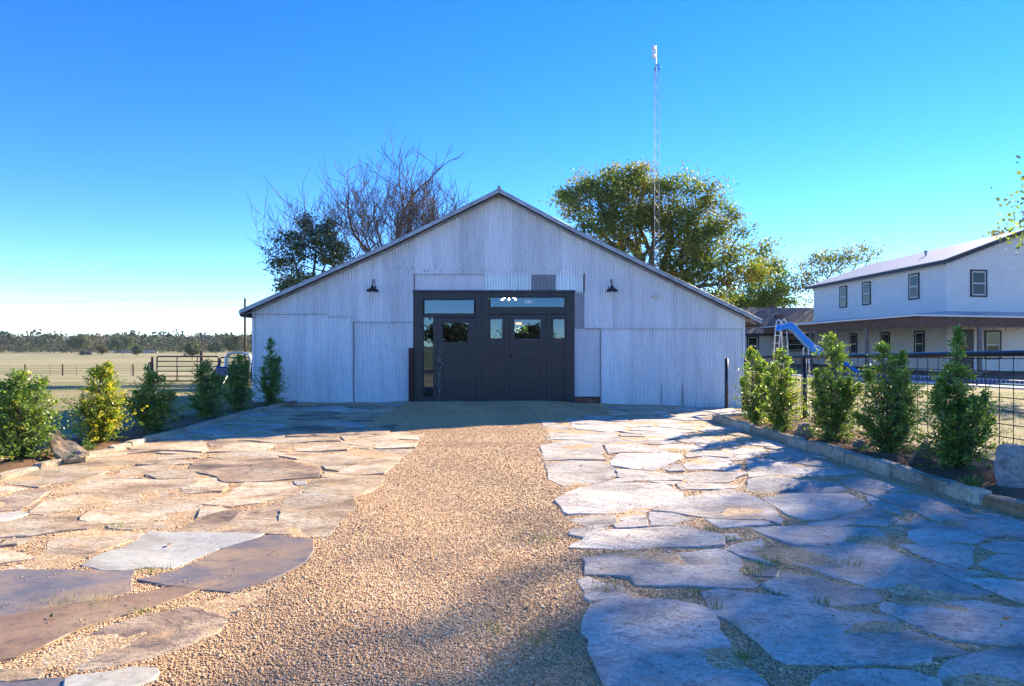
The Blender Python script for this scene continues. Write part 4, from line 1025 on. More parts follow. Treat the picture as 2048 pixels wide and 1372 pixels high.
def clump_grass(name, X, Y, z, n, L, seed, label, tintv, wid=.012):
    r = random.Random(seed); Vv = []; Ff = []; C = []
    for k in range(n):
        a = r.uniform(0, 6.283); ln = L * r.uniform(.6, 1.15); lean = r.uniform(.25, .95)
        b = Vector((X + r.gauss(0, .03), Y + r.gauss(0, .03), z)); dr = Vector((math.cos(a), math.sin(a), 0)); sd_ = Vector((-dr.y, dr.x, 0)) * wid * .5
        pts_ = [b + dr * ln * lean * s ** 1.4 * .8 + Vector((0, 0, ln * (s * (1 - .55 * lean * s)))) for s in (0, .35, .7, 1)]
        n0 = len(Vv)
        for s, p in zip((1, .95, .7, .1), pts_): Vv += [tuple(p - sd_ * s), tuple(p + sd_ * s)]
        for q in range(3): Ff.append((n0 + 2 * q, n0 + 2 * q + 1, n0 + 2 * q + 3, n0 + 2 * q + 2))
        v = r.uniform(.6, 1.4); C += [(v * tintv[0], v * tintv[1], v * tintv[2])] * 8
    o = np_mesh(name, np.array(Vv), np.array(Ff), M['grass'], None, np.array(C)); tag(o, label, 'grass clump', 'small strap-leaved clumps in the beds')
p = gp(1945, 985, .05); clump_grass('lily_turf', p[0], p[1], .05, 60, .22, 1, 'strap-leaved clump beside the large grey boulder on the right', (.8, .9, 1), .014)
p = gp(1772, 935, .05); clump_grass('lily_turf', p[0], p[1], .05, 30, .14, 2, 'small dark strap-leaved clump left of the purple rock', (.5, .65, .8))
p = gp(1655, 895, .05); clump_grass('lily_turf', p[0], p[1], .05, 30, .14, 3, 'small strap-leaved clump at the foot of the middle right shrub', (.6, .75, .8))
p = gp(1555, 868, .05); clump_grass('lily_turf', p[0], p[1], .05, 40, .2, 4, 'strap-leaved clump at the foot of the sunlit right shrub', (.8, .9, .8))
p = gp(178, 900, .05); clump_grass('lily_turf', p[0], p[1], .05, 46, .12, 5, 'bright strap-leaved clump at the low end of the tilted slab', (1.1, 1.2, .8))
p = gp(150, 918, .05); clump_grass('lily_turf', p[0], p[1], .05, 22, .12, 6, 'thin dark strap-leaved clump in front of the tilted slab', (.35, .5, .5))

def boulder(name, verts2, dep, th, label, seed, tilt=0.0, zoff=0.0, mat='boulder', plane=None):
    """irregular slab standing in the bed: outline in photo pixels at depth dep, real thickness th"""
    r = random.Random(seed); n = len(verts2)
    pts_ = [((px - 1024) / F * dep, EYE + (690 - py) / F * dep + zoff) for px, py in verts2]
    cx_ = sum(p[0] for p in pts_) / n; cz_ = sum(p[1] for p in pts_) / n
    bm = bmesh.new(); fr_ = []; bk = []
    if plane:
        (bx_, by_), nn = plane; nn = Vector(nn).normalized(); P0_ = Vector((*gp(bx_, by_, .05), .05)); O_ = Vector((0, 0, EYE))
        for px, py in verts2:
            dr = Vector(((px - 1024) / F, 1, (690 - py) / F)); q = O_ + dr * ((P0_ - O_).dot(nn) / dr.dot(nn))
            fr_.append(bm.verts.new(q)); bk.append(bm.verts.new(q - nn * th)); 
        pts_ = []
    for (x_, z_) in pts_:
        fr_.append(bm.verts.new((x_, dep + tilt * (z_ - cz_) + r.uniform(-.02, .02), z_)))
        bk.append(bm.verts.new(((cx_ + (x_ - cx_) * .9) * (dep + th) / dep, dep + th + tilt * (z_ - cz_) + r.uniform(-.03, .03), cz_ + (z_ - cz_) * .92)))
    bm.faces.new(fr_); bm.faces.new(bk[::-1])
    for i in range(n): bm.faces.new((fr_[i], bk[i], bk[(i + 1) % n], fr_[(i + 1) % n]))
    bmesh.ops.recalc_face_normals(bm, faces=bm.faces); bmesh.ops.triangulate(bm, faces=bm.faces)
    for _ in range(2):
        bmesh.ops.subdivide_edges(bm, edges=bm.edges, cuts=1, use_grid_fill=True, smooth=.03)
    for v in bm.verts: v.co += Vector((r.gauss(0, .006), r.gauss(0, .008), r.gauss(0, .006)))
    me = bpy.data.meshes.new(name); bm.to_mesh(me); bm.free()
    o = link(name, me, M[mat]); tag(o, label, 'rock')
boulder('slab_rock', [(96, 872), (112, 859), (142, 880), (176, 904), (170, 914), (128, 921), (108, 905)], 7.75, .09, 'flat tan slab of rock leaning beside the first left shrub', 1, .9, 0, 's_tan', ((128, 921), (.45, -1, 1.75)))
boulder('rock', [(1808, 940), (1842, 895), (1858, 884), (1868, 905), (1864, 935), (1835, 945)], 7.5, .22, 'purple-grey pointed rock between the two nearest right shrubs', 2, .3, 0, 's_purple')
boulder('rock', [(1986, 985), (1992, 930), (2012, 893), (2060, 898), (2105, 930), (2110, 992), (2040, 1000)], 6.3, .3, 'large pale grey boulder at the right edge beside the strap-leaved clump', 3, .35)
boulder('rock', [(1583, 872), (1600, 850), (1618, 846), (1630, 868), (1612, 880)], 9.7, .2, 'small grey rock between the second and third right shrubs', 4, .2)
boulder('rock', [(1702, 905), (1712, 885), (1728, 882), (1735, 903), (1720, 912)], 8.7, .2, 'small grey rock between the middle and fourth right shrubs', 5, .2)

# ---- grass: weeds in the joints and short pasture near the barn
def blades(name, P, L, wid, tintC, label, kindcat):
    n = len(P); a = rng.uniform(0, 6.28, n); dr = np.stack([np.cos(a), np.sin(a), np.zeros(n)], 1); sd_ = np.stack([-dr[:, 1], dr[:, 0], np.zeros(n)], 1) * (wid[:, None] if hasattr(wid, '__len__') else wid)
    tip = P + dr * (L * rng.uniform(.2, .8, n))[:, None]; tip[:, 2] += L
    Vv = np.stack([P - sd_, P + sd_, tip], 1).reshape(-1, 3); i = np.arange(n) * 3
    tag(np_mesh(name, Vv, np.stack([i, i + 1, i + 2], 1), M['grass'], None, np.repeat(tintC, 3, 0)), label, kindcat, kind='stuff')
wp = []
for (px, py, k, s) in [(1432, 1064, 60, .05), (1462, 1082, 50, .04), (1550, 1130, 70, .06), (1500, 1150, 40, .05), (1395, 1190, 30, .03), (1430, 1222, 30, .02), (1486, 1320, 30, .03), (1180, 1065, 40, .05), (1560, 1195, 40, .04), (1640, 1210, 40, .04), (200, 1208, 60, .07), (285, 1232, 60, .05), (300, 1146, 40, .05), (235, 1054, 30, .05), (125, 1212, 40, .08), (1078, 1282, 40, .05), (1090, 1085, 30, .06), (1360, 905, 40, .06), (1205, 1180, 30, .05), (1700, 1130, 30, .05), (990, 1262, 30, .05)]:
    q = gp(px, py); wp.append(np.stack([rng.normal(q[0], s, k), rng.normal(q[1], s * .7, k), np.full(k, .005)], 1))
wp = np.concatenate(wp); n = len(wp)
blades('joint_weeds', wp, rng.uniform(.02, .06, n), .0022, np.stack([rng.uniform(.8, 1.6, n), rng.uniform(.8, 1.4, n), rng.uniform(.6, 1, n)], 1), 'small green weeds growing in the joints between flagstones', 'weeds')
n = 60000
gx1 = np.concatenate([rng.uniform(-30, -6.5, n // 2), rng.uniform(6.2, 24, n // 2)]); gy1 = np.concatenate([8 + 30 * rng.uniform(0, 1, n // 2) ** 1.3, 4.5 + 26 * rng.uniform(0, 1, n // 2) ** 1.2])
keep = ~((gx1 > 14.5) & (gy1 > 22)); gx1, gy1 = gx1[keep], gy1[keep]; n = len(gx1)
pt = np.stack([gx1, gy1, gz(gx1, gy1) - .035], 1)
tn = rng.uniform(.7, 1.5, (n, 1)) * np.where(rng.uniform(0, 1, (n, 1)) < .62, np.array([[2.4, 1.35, 1.6]]), np.array([[1.1, 1.0, .8]]))
blades('short_grass', pt, rng.uniform(.03, .08, n), np.full(n, .006), tn, 'short half dry grass beside the barn and on the lawn', 'grass')

# fallen leaves on the paving and the beds
n = 260; lx = np.concatenate([rng.uniform(-5.3, 4.2, 150), rng.uniform(4.3, 5.8, 80), rng.uniform(-6.3, -5.6, 30)]); ly = np.concatenate([rng.uniform(2.6, 13, 150), rng.uniform(4.5, 12.5, 80), rng.uniform(6, 14, 30)])
lz = zgrav(lx, ly) + np.where((lx > 4.25) | (lx < -5.5), .085, .022); dl_ = rng.normal(size=(n, 3)) * np.array([1, 1, .25])
Vv, Ff = leaves(np.stack([lx, ly, lz], 1), dl_, rng.uniform(.03, .06, n), .35, .3); Vv[:, 2] = np.repeat(lz, 4) + (Vv[:, 2] - np.repeat(lz, 4)) * .22
tag(np_mesh('fallen_leaves', Vv, Ff, M['grass'], None, np.repeat(np.stack([rng.uniform(.9, 2.2, n), rng.uniform(.35, .8, n), rng.uniform(.4, 1, n)], 1), 4, 0)), 'dry brown leaves fallen on the paving and beds', 'fallen leaves', kind='stuff')
# ---- trees
def limb(mb, a, b, r0, r1, r, n=6, sag=.12):
    a, b = Vector(a), Vector(b); L = (b - a).length; pts_ = []; off = Vector((r.gauss(0, 1), r.gauss(0, 1), r.uniform(0, 1.2))) * L * sag
    for i in range(n): s = i / (n - 1); pts_.append(a.lerp(b, s) + off * math.sin(math.pi * s) + Vector((r.gauss(0, .012), r.gauss(0, .012), 0)) * L * (0 < i < n - 1))
    mb.tube(pts_, [r0 + (r1 - r0) * (i / (n - 1)) for i in range(n)], 7, False); return pts_
def crown_tree(name, base, trunk_h, lobes, n_cl, per, lsz, mat, seed, label, tints, group='trees behind the barn', trunk_r=.3, spread=.55, cat='tree', sub=True):
    """lobes: (cx,cy,cz,rx,ry,rz) world coords"""
    global rng
    old = rng; rng = np.random.default_rng(seed); r = random.Random(seed)
    t = thing(name, base, label, cat, group); tr = MB(); B = Vector(base)
    top_ = B + Vector((r.uniform(-.3, .3), r.uniform(-.3, .3), trunk_h))
    limb(tr, B - Vector((0, 0, .3)), top_, trunk_r, trunk_r * .75, r, 6, .03)
    vol = np.array([l[3] * l[4] * l[5] for l in lobes]) ** (.8); vol /= vol.sum()
    P = []; D = []; C = []; cents = []
    for li, l in enumerate(lobes):
        lc = Vector(l[:3]); k = max(3, int(n_cl * vol[li]))
        hub = top_.lerp(lc, .75); limb(tr, top_ - Vector((0, 0, r.uniform(0, trunk_h * .3))), hub, trunk_r * .55, trunk_r * .2, r, 7, .1)
        for c in range(k):
            u = np.array([r.gauss(0, 1) for _ in range(3)]); u /= np.linalg.norm(u); rad = r.uniform(.25, 1.06) ** .5 * r.uniform(.8, 1.06)
            q = Vector((l[0] + u[0] * l[3] * rad, l[1] + u[1] * l[4] * rad, l[2] + u[2] * l[5] * rad)); cents.append(q)
            if sub and c % 2 == 0: limb(tr, hub.lerp(q, r.uniform(0, .25)), q, trunk_r * .12, .012, r, 5, .12)
            m_ = int(per * r.uniform(.5, 1.5)); sg = spread * r.uniform(.6, 1.3); tn = np.array(tints[r.randrange(len(tints))]) * r.uniform(.75, 1.25)
            pp = rng.normal(size=(m_, 3)) * np.array([sg, sg, sg * .62]) + np.array(q); P.append(pp)
            dd_ = rng.normal(size=(m_, 3)); dd_[:, 2] -= .35; D.append(dd_)
            C.append(np.clip(tn[None] * rng.uniform(.65, 1.35, (m_, 1)), 0, 4))
    tr.build('trunk', M['bark'], t, True)
    P = np.concatenate(P); D = np.concatenate(D); C = np.concatenate(C)
    Vv, Ff = leaves(P, D, rng.uniform(.65, 1.35, len(P)) * lsz, .38)
    np_mesh('crown', Vv, Ff, M[mat], t, np.repeat(C, 4, 0)); rng = old; return t
def lobe(px, py, dep, rpx, rpy, ry=None):
    k = dep / F; return ((px - 1024) * k, dep + random.Random(int(px + py)).uniform(-1.5, 1.5), EYE + (690 - py) * k, rpx * k, (ry or rpx) * k * .8, rpy * k)
AUT = [(1, 1, 1), (1.1, 1.02, .85), (1.25, 1.02, .8), (.75, .9, .9), (.85, 1.05, .9), (.95, 1.0, .9), (1.5, .95, .75)]
D1 = 42
crown_tree('pecan_tree', ((1290 - 1024) / F * D1, D1, -.3), 4.2,
  [lobe(1190, 415, D1, 62, 62), lobe(1150, 400, D1, 44, 38), lobe(1265, 400, D1, 68, 66), lobe(1345, 420, D1, 62, 64), lobe(1415, 440, D1, 58, 52), lobe(1440, 500, D1, 70, 56), lobe(1365, 510, D1, 80, 60), lobe(1230, 470, D1, 80, 58), lobe(1475, 555, D1, 50, 42), lobe(1390, 575, D1, 70, 40), lobe(1290, 345, D1, 40, 22), lobe(1330, 560, D1, 60, 40), lobe(1240, 345, D1, 26, 16), lobe(1125, 395, D1, 24, 14), lobe(1355, 365, D1, 36, 26), lobe(1310, 410, D1, 50, 55), lobe(1255, 352, D1, 52, 30), lobe(1185, 362, D1, 36, 26), lobe(1490, 500, D1, 30, 40), lobe(1400, 400, D1, 40, 34)],
  290, 190, .15, 'tree_leaf', 21, 'large autumn-tinged pecan tree behind the right slope of the barn roof', AUT, trunk_r=.45, spread=.46)
crown_tree('pecan_tree', ((1530 - 1024) / F * 66, 66, -.3), 3.0, [lobe(1530, 560, 66, 48, 42), lobe(1500, 595, 66, 45, 30), lobe(1560, 590, 66, 32, 28), lobe(1505, 535, 66, 22, 22), lobe(1470, 605, 66, 40, 26), lobe(1540, 612, 66, 44, 22)],
  110, 150, .2, 'tree_leaf', 22, 'lower green tree between the big pecan and the house', [(.8, 1, .9), (.7, 1.0, .9), (1.0, 1.05, .7)], trunk_r=.25)
crown_tree('slender_tree', ((1660 - 1024) / F * 66, 66, -.3), 6.0, [lobe(1600, 560, 66, 26, 34), lobe(1645, 530, 66, 36, 26), lobe(1690, 520, 66, 34, 22), lobe(1720, 505, 66, 24, 22), lobe(1698, 500, 66, 10, 16), lobe(1615, 600, 66, 22, 24), lobe(1620, 545, 66, 22, 20)],
  60, 70, .2, 'tree_leaf', 23, 'thin open-crowned tree rising behind the two-storey house', [(.7, .8, .9), (1, .9, .8), (1.4, .95, .8)], trunk_r=.22, spread=.62)
crown_tree('slender_tree', ((1990 - 1024) / F * 74, 74, -.3), 8.0, [lobe(1985, 478, 74, 22, 14), lobe(2010, 490, 74, 16, 12)], 14, 50, .28, 'tree_leaf', 24, 'reddish treetop showing above the house ridge', [(1.5, .8, .8), (1.1, .8, .8)], trunk_r=.25)
D2 = 37
crown_tree('evergreen_tree', ((625 - 1024) / F * D2, D2, -.7), 4.0, [lobe(560, 545, D2, 36, 30), lobe(590, 505, D2, 42, 38), lobe(630, 455, D2, 40, 40), lobe(660, 500, D2, 42, 46), lobe(610, 565, D2, 50, 28), lobe(690, 520, D2, 26, 30), lobe(545, 520, D2, 18, 12)],
  100, 120, .12, 'dark_leaf', 25, 'dark leafy tree behind the left end of the barn roof', [(.8, .9, 1), (1, 1, 1), (1.5, 1.25, .7)], trunk_r=.25, spread=.28)
# the tall tree outside the frame on the right that throws the dappled shade; one low branch reaches into view
crown_tree('shade_tree', (27.2, 24.8, -.2), 9.5, [(26.8, 24.4, 16.4, 4.6, 3.9, 3.4), (26.0, 23.6, 13.2, 2.6, 2.2, 1.6), (29.2, 24.6, 14, 3.5, 3.3, 2.6), (26.8, 25.0, 19.5, 3.6, 3.2, 2.0), (26.6, 29.3, 15, 1.4, 1.3, 1.1), (21.35, 25.3, 6.35, .8, .8, .55), (21.7, 25.6, 7.2, .6, .8, .4)],
  190, 150, .19, 'tree_leaf', 26, 'leafy branch of a tree reaching in at the right edge of the picture', AUT, trunk_r=.45, spread=.62, group='trees beside the lawn')
def bare_tree(name, base, seed, label, H, lean):
    r = random.Random(seed); t = thing(name, base, label, 'tree', 'trees behind the barn'); mb = MB(); tw = MB()
    def grow(p, d, L, rad, lev):
        n = 6 if lev < 3 else 5; pts_ = [p]; q = p.copy(); dd_ = d.copy()
        for i in range(n - 1):
            dd_ = (dd_ + Vector((r.gauss(0, .16), r.gauss(0, .16), r.gauss(.07, .10))) * (1 + .15 * lev)).normalized(); q = q + dd_ * L / (n - 1); pts_.append(q)
        r1 = rad * .55
        (mb if lev < 3 else tw).tube(pts_, [rad + (r1 - rad) * i / (n - 1) for i in range(n)], 7 if lev < 2 else (5 if lev < 3 else 3), False)
        if lev >= 5: return
        k = [4, 5, 5, 4, 3][lev]
        for i in range(k):
            s = r.uniform(.3, 1) if i else 1; ii = min(n - 2, int(s * (n - 1))); b = pts_[ii].lerp(pts_[ii + 1], s * (n - 1) - ii)
            a = r.uniform(0, 6.283); sp = r.uniform(.45, .95) if i else .2
            side = Vector((math.cos(a), math.sin(a), 0)); nd_ = (dd_ * (1 - sp * .45) + side * sp + Vector((0, 0, .16))).normalized()
            grow(b, nd_, L * r.uniform(.52, .80), max(.016, r1 * (.9 if i == 0 else .62)), lev + 1)
    B = Vector(base); tt = B + Vector((0, 0, H * .42))
    limb(mb, B - Vector((0, 0, .3)), tt, .34, .26, r, 5, .02)
    for (dx, dy, dz, L, rad) in lean: grow(tt - Vector((0, 0, r.uniform(0, .9))), Vector((dx, dy, dz)).normalized(), L, rad, 1)
    mb.build('trunk', M['bare_bark'], t, True); tw.build('twigs', M['bare_bark'], t)
bare_tree('bare_tree', ((812 - 1024) / F * 40, 40, -.75), 5, 'leafless tree with branches spreading behind the left slope of the barn roof', 12.6,
  [(0.02, 0, 1, 3.9, .26), (.28, .2, .95, 3.7, .2), (-.55, 0, .75, 4.0, .2), (-1, .1, .36, 4.8, .21), (.62, -.1, .85, 3.4, .16), (.95, .1, .62, 3.9, .16), (-.25, -.2, 1, 3.8, .18), (-.95, -.2, .5, 4.4, .15), (-.75, .3, .9, 3.9, .15)])

# trees behind the camera: only their reflection in the door glass is seen
for k, (X, Y, h) in enumerate([(-34, -66, 8.5), (-21, -72, 7.5), (-9, -64, 5.6), (3, -70, 5.2), (17, -62, 7.5), (30, -68, 8.0), (-46, -60, 9)]):
    crown_tree('oak_tree', (X, Y, -.1), h * .3, [(X, Y, h * .6, h * .62, h * .5, h * .36), (X + h * .3, Y + 1, h * .42, h * .5, h * .4, h * .3), (X - h * .35, Y, h * .45, h * .5, h * .4, h * .3)],
      60, 60, .42, 'far_leaf', 300 + k, 'oak across the yard, mirrored in the entrance glass, ' + ['farthest left but one', 'second from left of centre', 'low one left of centre', 'lowest of them', 'right of centre', 'farthest right', 'farthest left'][k], [(1, 1, 1), (1.2, 1, .8)], group='oaks mirrored in the entrance glass', trunk_r=.2, sub=False, spread=.6)

# ================================================================ LATTICE MAST
M['mast'] = simple('dull_galvanised_steel', (.30, .31, .33), .6, .3, .2)
TD = 33.0; TX = (1312 - 1024) / F * TD; zT = EYE + (690 - 140) / F * TD
t = thing('lattice_mast', (TX, TD, -.3), 'tall galvanised lattice radio mast with two dishes behind the barn', 'mast')
w3 = .155; cor = [(TX + w3 * math.cos(a), TD + w3 * math.sin(a)) for a in (R(90 + 15), R(210 + 15), R(330 + 15))]
for (a, b) in cor: m = MB(); m.tube([(a, b, -.4), (a, b, zT)], .012, 6); m.build('leg', M['mast'], t, True)
m = MB(); z = -.3; k = 0
while z < zT - .4:
    for i in range(3):
        p, q = cor[i], cor[(i + 1) % 3]
        if k % 2: p, q = q, p
        m.tube([(*p, z), (*q, z + .38)], .007, 4, False)
    z += .38; k += 1
o = m.build('bracing', M['mast'], t); o['kind'] = 'stuff'
zM = EYE + (690 - 90) / F * TD
m = MB(); m.tube([(TX, TD, zT - .5), (TX, TD, zM)], .026, 8); m.build('top_pole', M['galv_steel'], t, True)
m = MB()
for (a, b) in cor: m.tube([(a, b, zT - .05), (TX, TD, zT + .32)], .02, 6)
m.tube([(TX + .12 + .09 * math.cos(a), TD - .05, zT + .12 + .12 * math.sin(a)) for a in np.linspace(-1.9, 1.9, 10)], .022, 6); m.build('top_bracket', M['blue_paint'], t, True)
for py in (98, 113):
    zz = EYE + (690 - py) / F * TD; m = MB(); m.lathe([(0, .1), (.08, .085), (.15, .04), (.185, -.03), (.18, -.035), (.14, .02), (0, .07)], (TX - .14, TD - .04, zz), 18, 'x'); o = m.build('dish', M['white_paint'], t, True)
    m = MB(); m.tube([(TX - .06, TD - .04, zz), (TX + .02, TD, zz)], .025, 6); m.build('dish_arm', M['galv_steel'], t)

# ================================================================ HOUSE
HX, HD = 25.2, 37.1; HF = 53.4; yw = R(11)
zE, zPR = 6.30, 3.38
house = thing('house', (HX, HD, -.25), 'white two-storey house with lap siding, black-trimmed windows and long porch', 'house')
W2 = 5.0; cw, sw = math.cos(yw), math.sin(yw)
fpx = lambda s: (HX + s * cw, HD + s * sw)             # along the front wall
zrid = zE + W2 * .35
m = MB()
m.add([(HX, HD, -.4), (HX, HF, -.4), (HX, HF, zE), (HX, HD, zE)], [(0, 1, 2, 3)]); m.build('side_wall', M['siding'], house)
p0, p1, p2 = fpx(0), fpx(W2), fpx(2 * W2)
m = MB(); m.add([(*p0, -.4), (*p2, -.4), (*p2, zE), (*p1, zrid), (*p0, zE)], [(0, 1, 2, 3, 4)]); m.build('front_wall', M['siding'], house)
m = MB(); m.add([(HX, HF, -.4), (p2[0], HF, -.4), (p2[0], HF, zE), (p1[0], HF, zrid), (HX, HF, zE)], [(0, 1, 2, 3, 4)]); m.add([(p2[0], p2[1], -.4), (p2[0], HF, -.4), (p2[0], HF, zE), (p2[0], p2[1], zE)], [(0, 1, 2, 3)]); m.build('rear_wall', M['siding'], house)
def laps(a, b, z0, z1, nrm, nm, ztop=None):
    m = MB(); z = z0; nv = Vector((*nrm, 0)); a, b = Vector((*a, 0)), Vector((*b, 0)); L = (b - a).length
    while z < z1:
        f0_, f1_ = 0.0, 1.0
        if ztop is not None and z + .2 > ztop: f0_ = min(1, (z + .2 - ztop) / .35 / L); f1_ = 1 - f0_
        if f1_ - f0_ > .02:
            p, q = a.lerp(b, f0_), a.lerp(b, f1_); zz = Vector((0, 0, z)); up = Vector((0, 0, .2))
            m.add([p + nv * .028 + zz, q + nv * .028 + zz, q + nv * .004 + zz + up, p + nv * .004 + zz + up, p + zz, q + zz], [(0, 1, 2, 3), (4, 5, 1, 0)])
        z += .2
    m.build(nm, M['siding_board'], house)['kind'] = 'stuff'
M['siding_board'] = simple('white_siding_board', (.75, .74, .72), .6, 0, .05, 2)
laps((HX, HF), (HX, HD + .09), -.2, zE - .2, (-1, 0), 'siding_boards'); laps(fpx(.09), fpx(2 * W2), -.2, zrid - .2, (sw, -cw), 'siding_boards', zE)
boxpart('corner_board', M['white_paint'], house, HX - .03, HX + .09, HD - .03, HD + .09, zPR - .1, zE - .02)
ov = .45
fr0 = (HX - ov, HD - ov, zE - ov * .35); e1 = fpx(W2); rid0 = (e1[0], e1[1] - ov, zrid); e2 = fpx(2 * W2 + ov)
m = MB(); m.slab([(fr0[0], fr0[1], fr0[2] + .2), (rid0[0], rid0[1], rid0[2] + .2), (e1[0], HF + ov, zrid + .2), (HX - ov, HF + ov, fr0[2] + .2)], .05); m.build('roof', M['house_roof'], house)
m = MB(); m.slab([(rid0[0] + .01, rid0[1], rid0[2] + .2), (e2[0], e2[1] - ov, fr0[2] + .2), (e2[0], HF + ov, fr0[2] + .2), (e1[0] + .01, HF + ov, zrid + .2)], .05); m.build('roof', M['house_roof'], house)
m = MB(); m.slab([(fr0[0] - .01, fr0[1] - .01, fr0[2] + .16), (fr0[0] + .05, fr0[1], fr0[2] + .16), (fr0[0] + .05, HF + ov, fr0[2] + .16), (fr0[0] - .01, HF + ov, fr0[2] + .16)], .2); m.build('fascia', M['fascia'], house)
m = MB(); m.slab([(fr0[0], fr0[1] - .02, fr0[2] + .15), (rid0[0], rid0[1] - .02, rid0[2] + .15), (rid0[0], rid0[1] + .04, rid0[2] + .15), (fr0[0], fr0[1] + .04, fr0[2] + .15)], .24); m.build('rake_board', M['fascia'], house)
m = MB(); m.slab([(HX - ov, HD - ov, fr0[2] + .0), (HX, HD - ov, fr0[2] + .02), (HX, HF + ov, fr0[2] + .02), (HX - ov, HF + ov, fr0[2])], .02); m.build('soffit', M['white_paint'], house)
m = MB(); vx, vd = HX + 2.6, 43.0; zv = zE + 2.6 * .35 + .2; m.tube([(vx, vd, zv - .3), (vx, vd, zv + .28)], .07, 10); m.lathe([(.12, 0), (.12, .08), (0, .12)], (vx, vd, zv + .28), 10); m.build('roof_vent', M['galv_steel'], house, True)
def hwin(c, along, nrm, z0, z1, wd, name='window'):
    """window centred at c on a wall; along/nrm unit vectors in plan"""
    al, nm_ = Vector((*along, 0)), Vector((*nrm, 0)); C0 = Vector((*c, 0))
    def bar(mb, a0, a1, zz0, zz1, t0, t1):
        v = [C0 + al * a + nm_ * tt + Vector((0, 0, zz)) for zz in (zz0, zz1) for tt in (t0, t1) for a in (a0, a1)]
        mb.add(v, [(0, 2, 3, 1), (4, 5, 7, 6), (0, 1, 5, 4), (2, 6, 7, 3), (0, 4, 6, 2), (1, 3, 7, 5)])
    h = wd / 2; m = MB()
    for q in ((-h, h, z1 - .1, z1), (-h, h, z0, z0 + .1), (-h, -h + .1, z0 + .1, z1 - .1), (h - .1, h, z0 + .1, z1 - .1)): bar(m, *q, -.05, .075)
    wo = m.build(name, M['fascia'], house)
    m = MB(); h -= .1; a0, a1 = z0 + .1, z1 - .1; mid = (a0 + a1) / 2
    for q in ((-h, h, a1 - .06, a1), (-h, h, a0, a0 + .06), (-h, -h + .06, a0 + .06, a1 - .06), (h - .06, h, a0 + .06, a1 - .06), (-h + .06, h - .06, mid - .03, mid + .03)): bar(m, *q, -.05, .055)
    m.build('sash', M['white_paint'], wo)
    for q in ((mid + .03, a1 - .06), (a0 + .06, mid - .03)):
        m = MB(); bar(m, -h + .06, h - .06, q[0], q[1], -.04, .04); m.build('pane', M['dark_pane'], wo)
for px in (1687.5, 1734, 1829): hwin((HX, HX * F / (px - 1024)), (0, 1), (-1, 0), 4.28, 5.92, 1.06)
for px in (1665, 1708, 1772, 1840): hwin((HX, HX * F / (px - 1024)), (0, 1), (-1, 0), .72, 2.32, 1.0)
hwin(fpx(2.16), (cw, sw), (sw, -cw), 4.25, 5.85, 1.15); hwin(fpx(3.15), (cw, sw), (sw, -cw), .6, 2.3, 1.15)
m = MB(); dcx = fpx(1.2); Mx = Matrix.Translation((dcx[0], dcx[1], 0)) @ Matrix.Rotation(yw, 4, 'Z')
m.box(-.6, .6, -.07, .02, -.2, 2.35, Mx); ho = m.build('door', M['black_paint'], house)
m = MB(); m.box(-.45, .05, -.08, -.065, .9, 1.95, Mx); m.build('pane', M['dark_pane'], ho); m = MB(); m.box(-.5, -.44, -.09, -.05, .85, .95, Mx); m.build('handle', M['galv_steel'], ho)
# porch: roof, beams, posts, deck
P0 = (19.6, 31.1); P1 = (20.6, 53.0); zb = 2.90
ang = yw + R(6); P2 = (P0[0] + 14 * math.cos(ang), P0[1] + 14 * math.sin(ang))
f2 = fpx(9.6)
m = MB(); m.slab([(P0[0], P0[1], zb), (HX, HD, zPR + .02), (HX, HF + 1, zPR + .02), (P1[0], P1[1], zb)], .05); m.build('porch_roof', M['porch_roof'], house)
m = MB(); m.slab([(P0[0], P0[1] - .005, zb), (P2[0], P2[1], zb), (f2[0], f2[1], zPR + .02), (HX + .01, HD - .005, zPR + .02)], .05); m.build('porch_roof', M['porch_roof'], house)
def beam(a, b, z0, z1, wd, nm, mt, par=house):
    a, b = Vector((*a, 0)), Vector((*b, 0)); t_ = (b - a).normalized(); n_ = Vector((-t_.y, t_.x, 0)) * wd / 2; m = MB()
    m.add([p + q + Vector((0, 0, z)) for z in (z0, z1) for p in (a, b) for q in (n_, -n_)], [(0, 2, 3, 1), (4, 5, 7, 6), (0, 1, 5, 4), (2, 6, 7, 3), (0, 4, 6, 2), (1, 3, 7, 5)]); return m.build(nm, M[mt], par)
beam((P0[0] - .02, P0[1]), (P1[0] - .02, P1[1]), zb - .05, zb + .03, .05, 'porch_fascia', 'white_paint'); beam((P0[0], P0[1] - .03), (P2[0], P2[1] - .03), zb - .05, zb + .03, .05, 'porch_fascia', 'white_paint')
sh = .3
beam((P0[0] + sh, P0[1] + sh), (P1[0] + sh, P1[1]), zb - .52, zb - .06, .14, 'porch_beam', 'porch_wood'); beam((P0[0] + sh, P0[1] + sh - .01), (P2[0], P2[1] + sh), zb - .52, zb - .065, .14, 'porch_beam', 'porch_wood')
def on_side(px):
    k = (px - 1024) / F; s = (k * P0[1] + k * sh * 0 - P0[0] - sh) / ((P1[0] - P0[0]) - k * (P1[1] - P0[1])); return (P0[0] + sh + s * (P1[0] - P0[0]), P0[1] + s * (P1[1] - P0[1]))
for px in (1734, 1673, 1622, 1553): q = on_side(px); boxpart('porch_post', M['post_wood'], house, q[0] - .08, q[0] + .08, q[1] - .08, q[1] + .08, -.2, zb - .52)
k = (1959 - 1024) / F; s = (k * (P0[1] + sh) - P0[0] - sh) / (math.cos(ang) - k * math.sin(ang)); q = (P0[0] + sh + s * math.cos(ang), P0[1] + sh + s * math.sin(ang)); boxpart('porch_post', M['post_wood'], house, q[0] - .08, q[0] + .08, q[1] - .08, q[1] + .08, -.2, zb - .52)
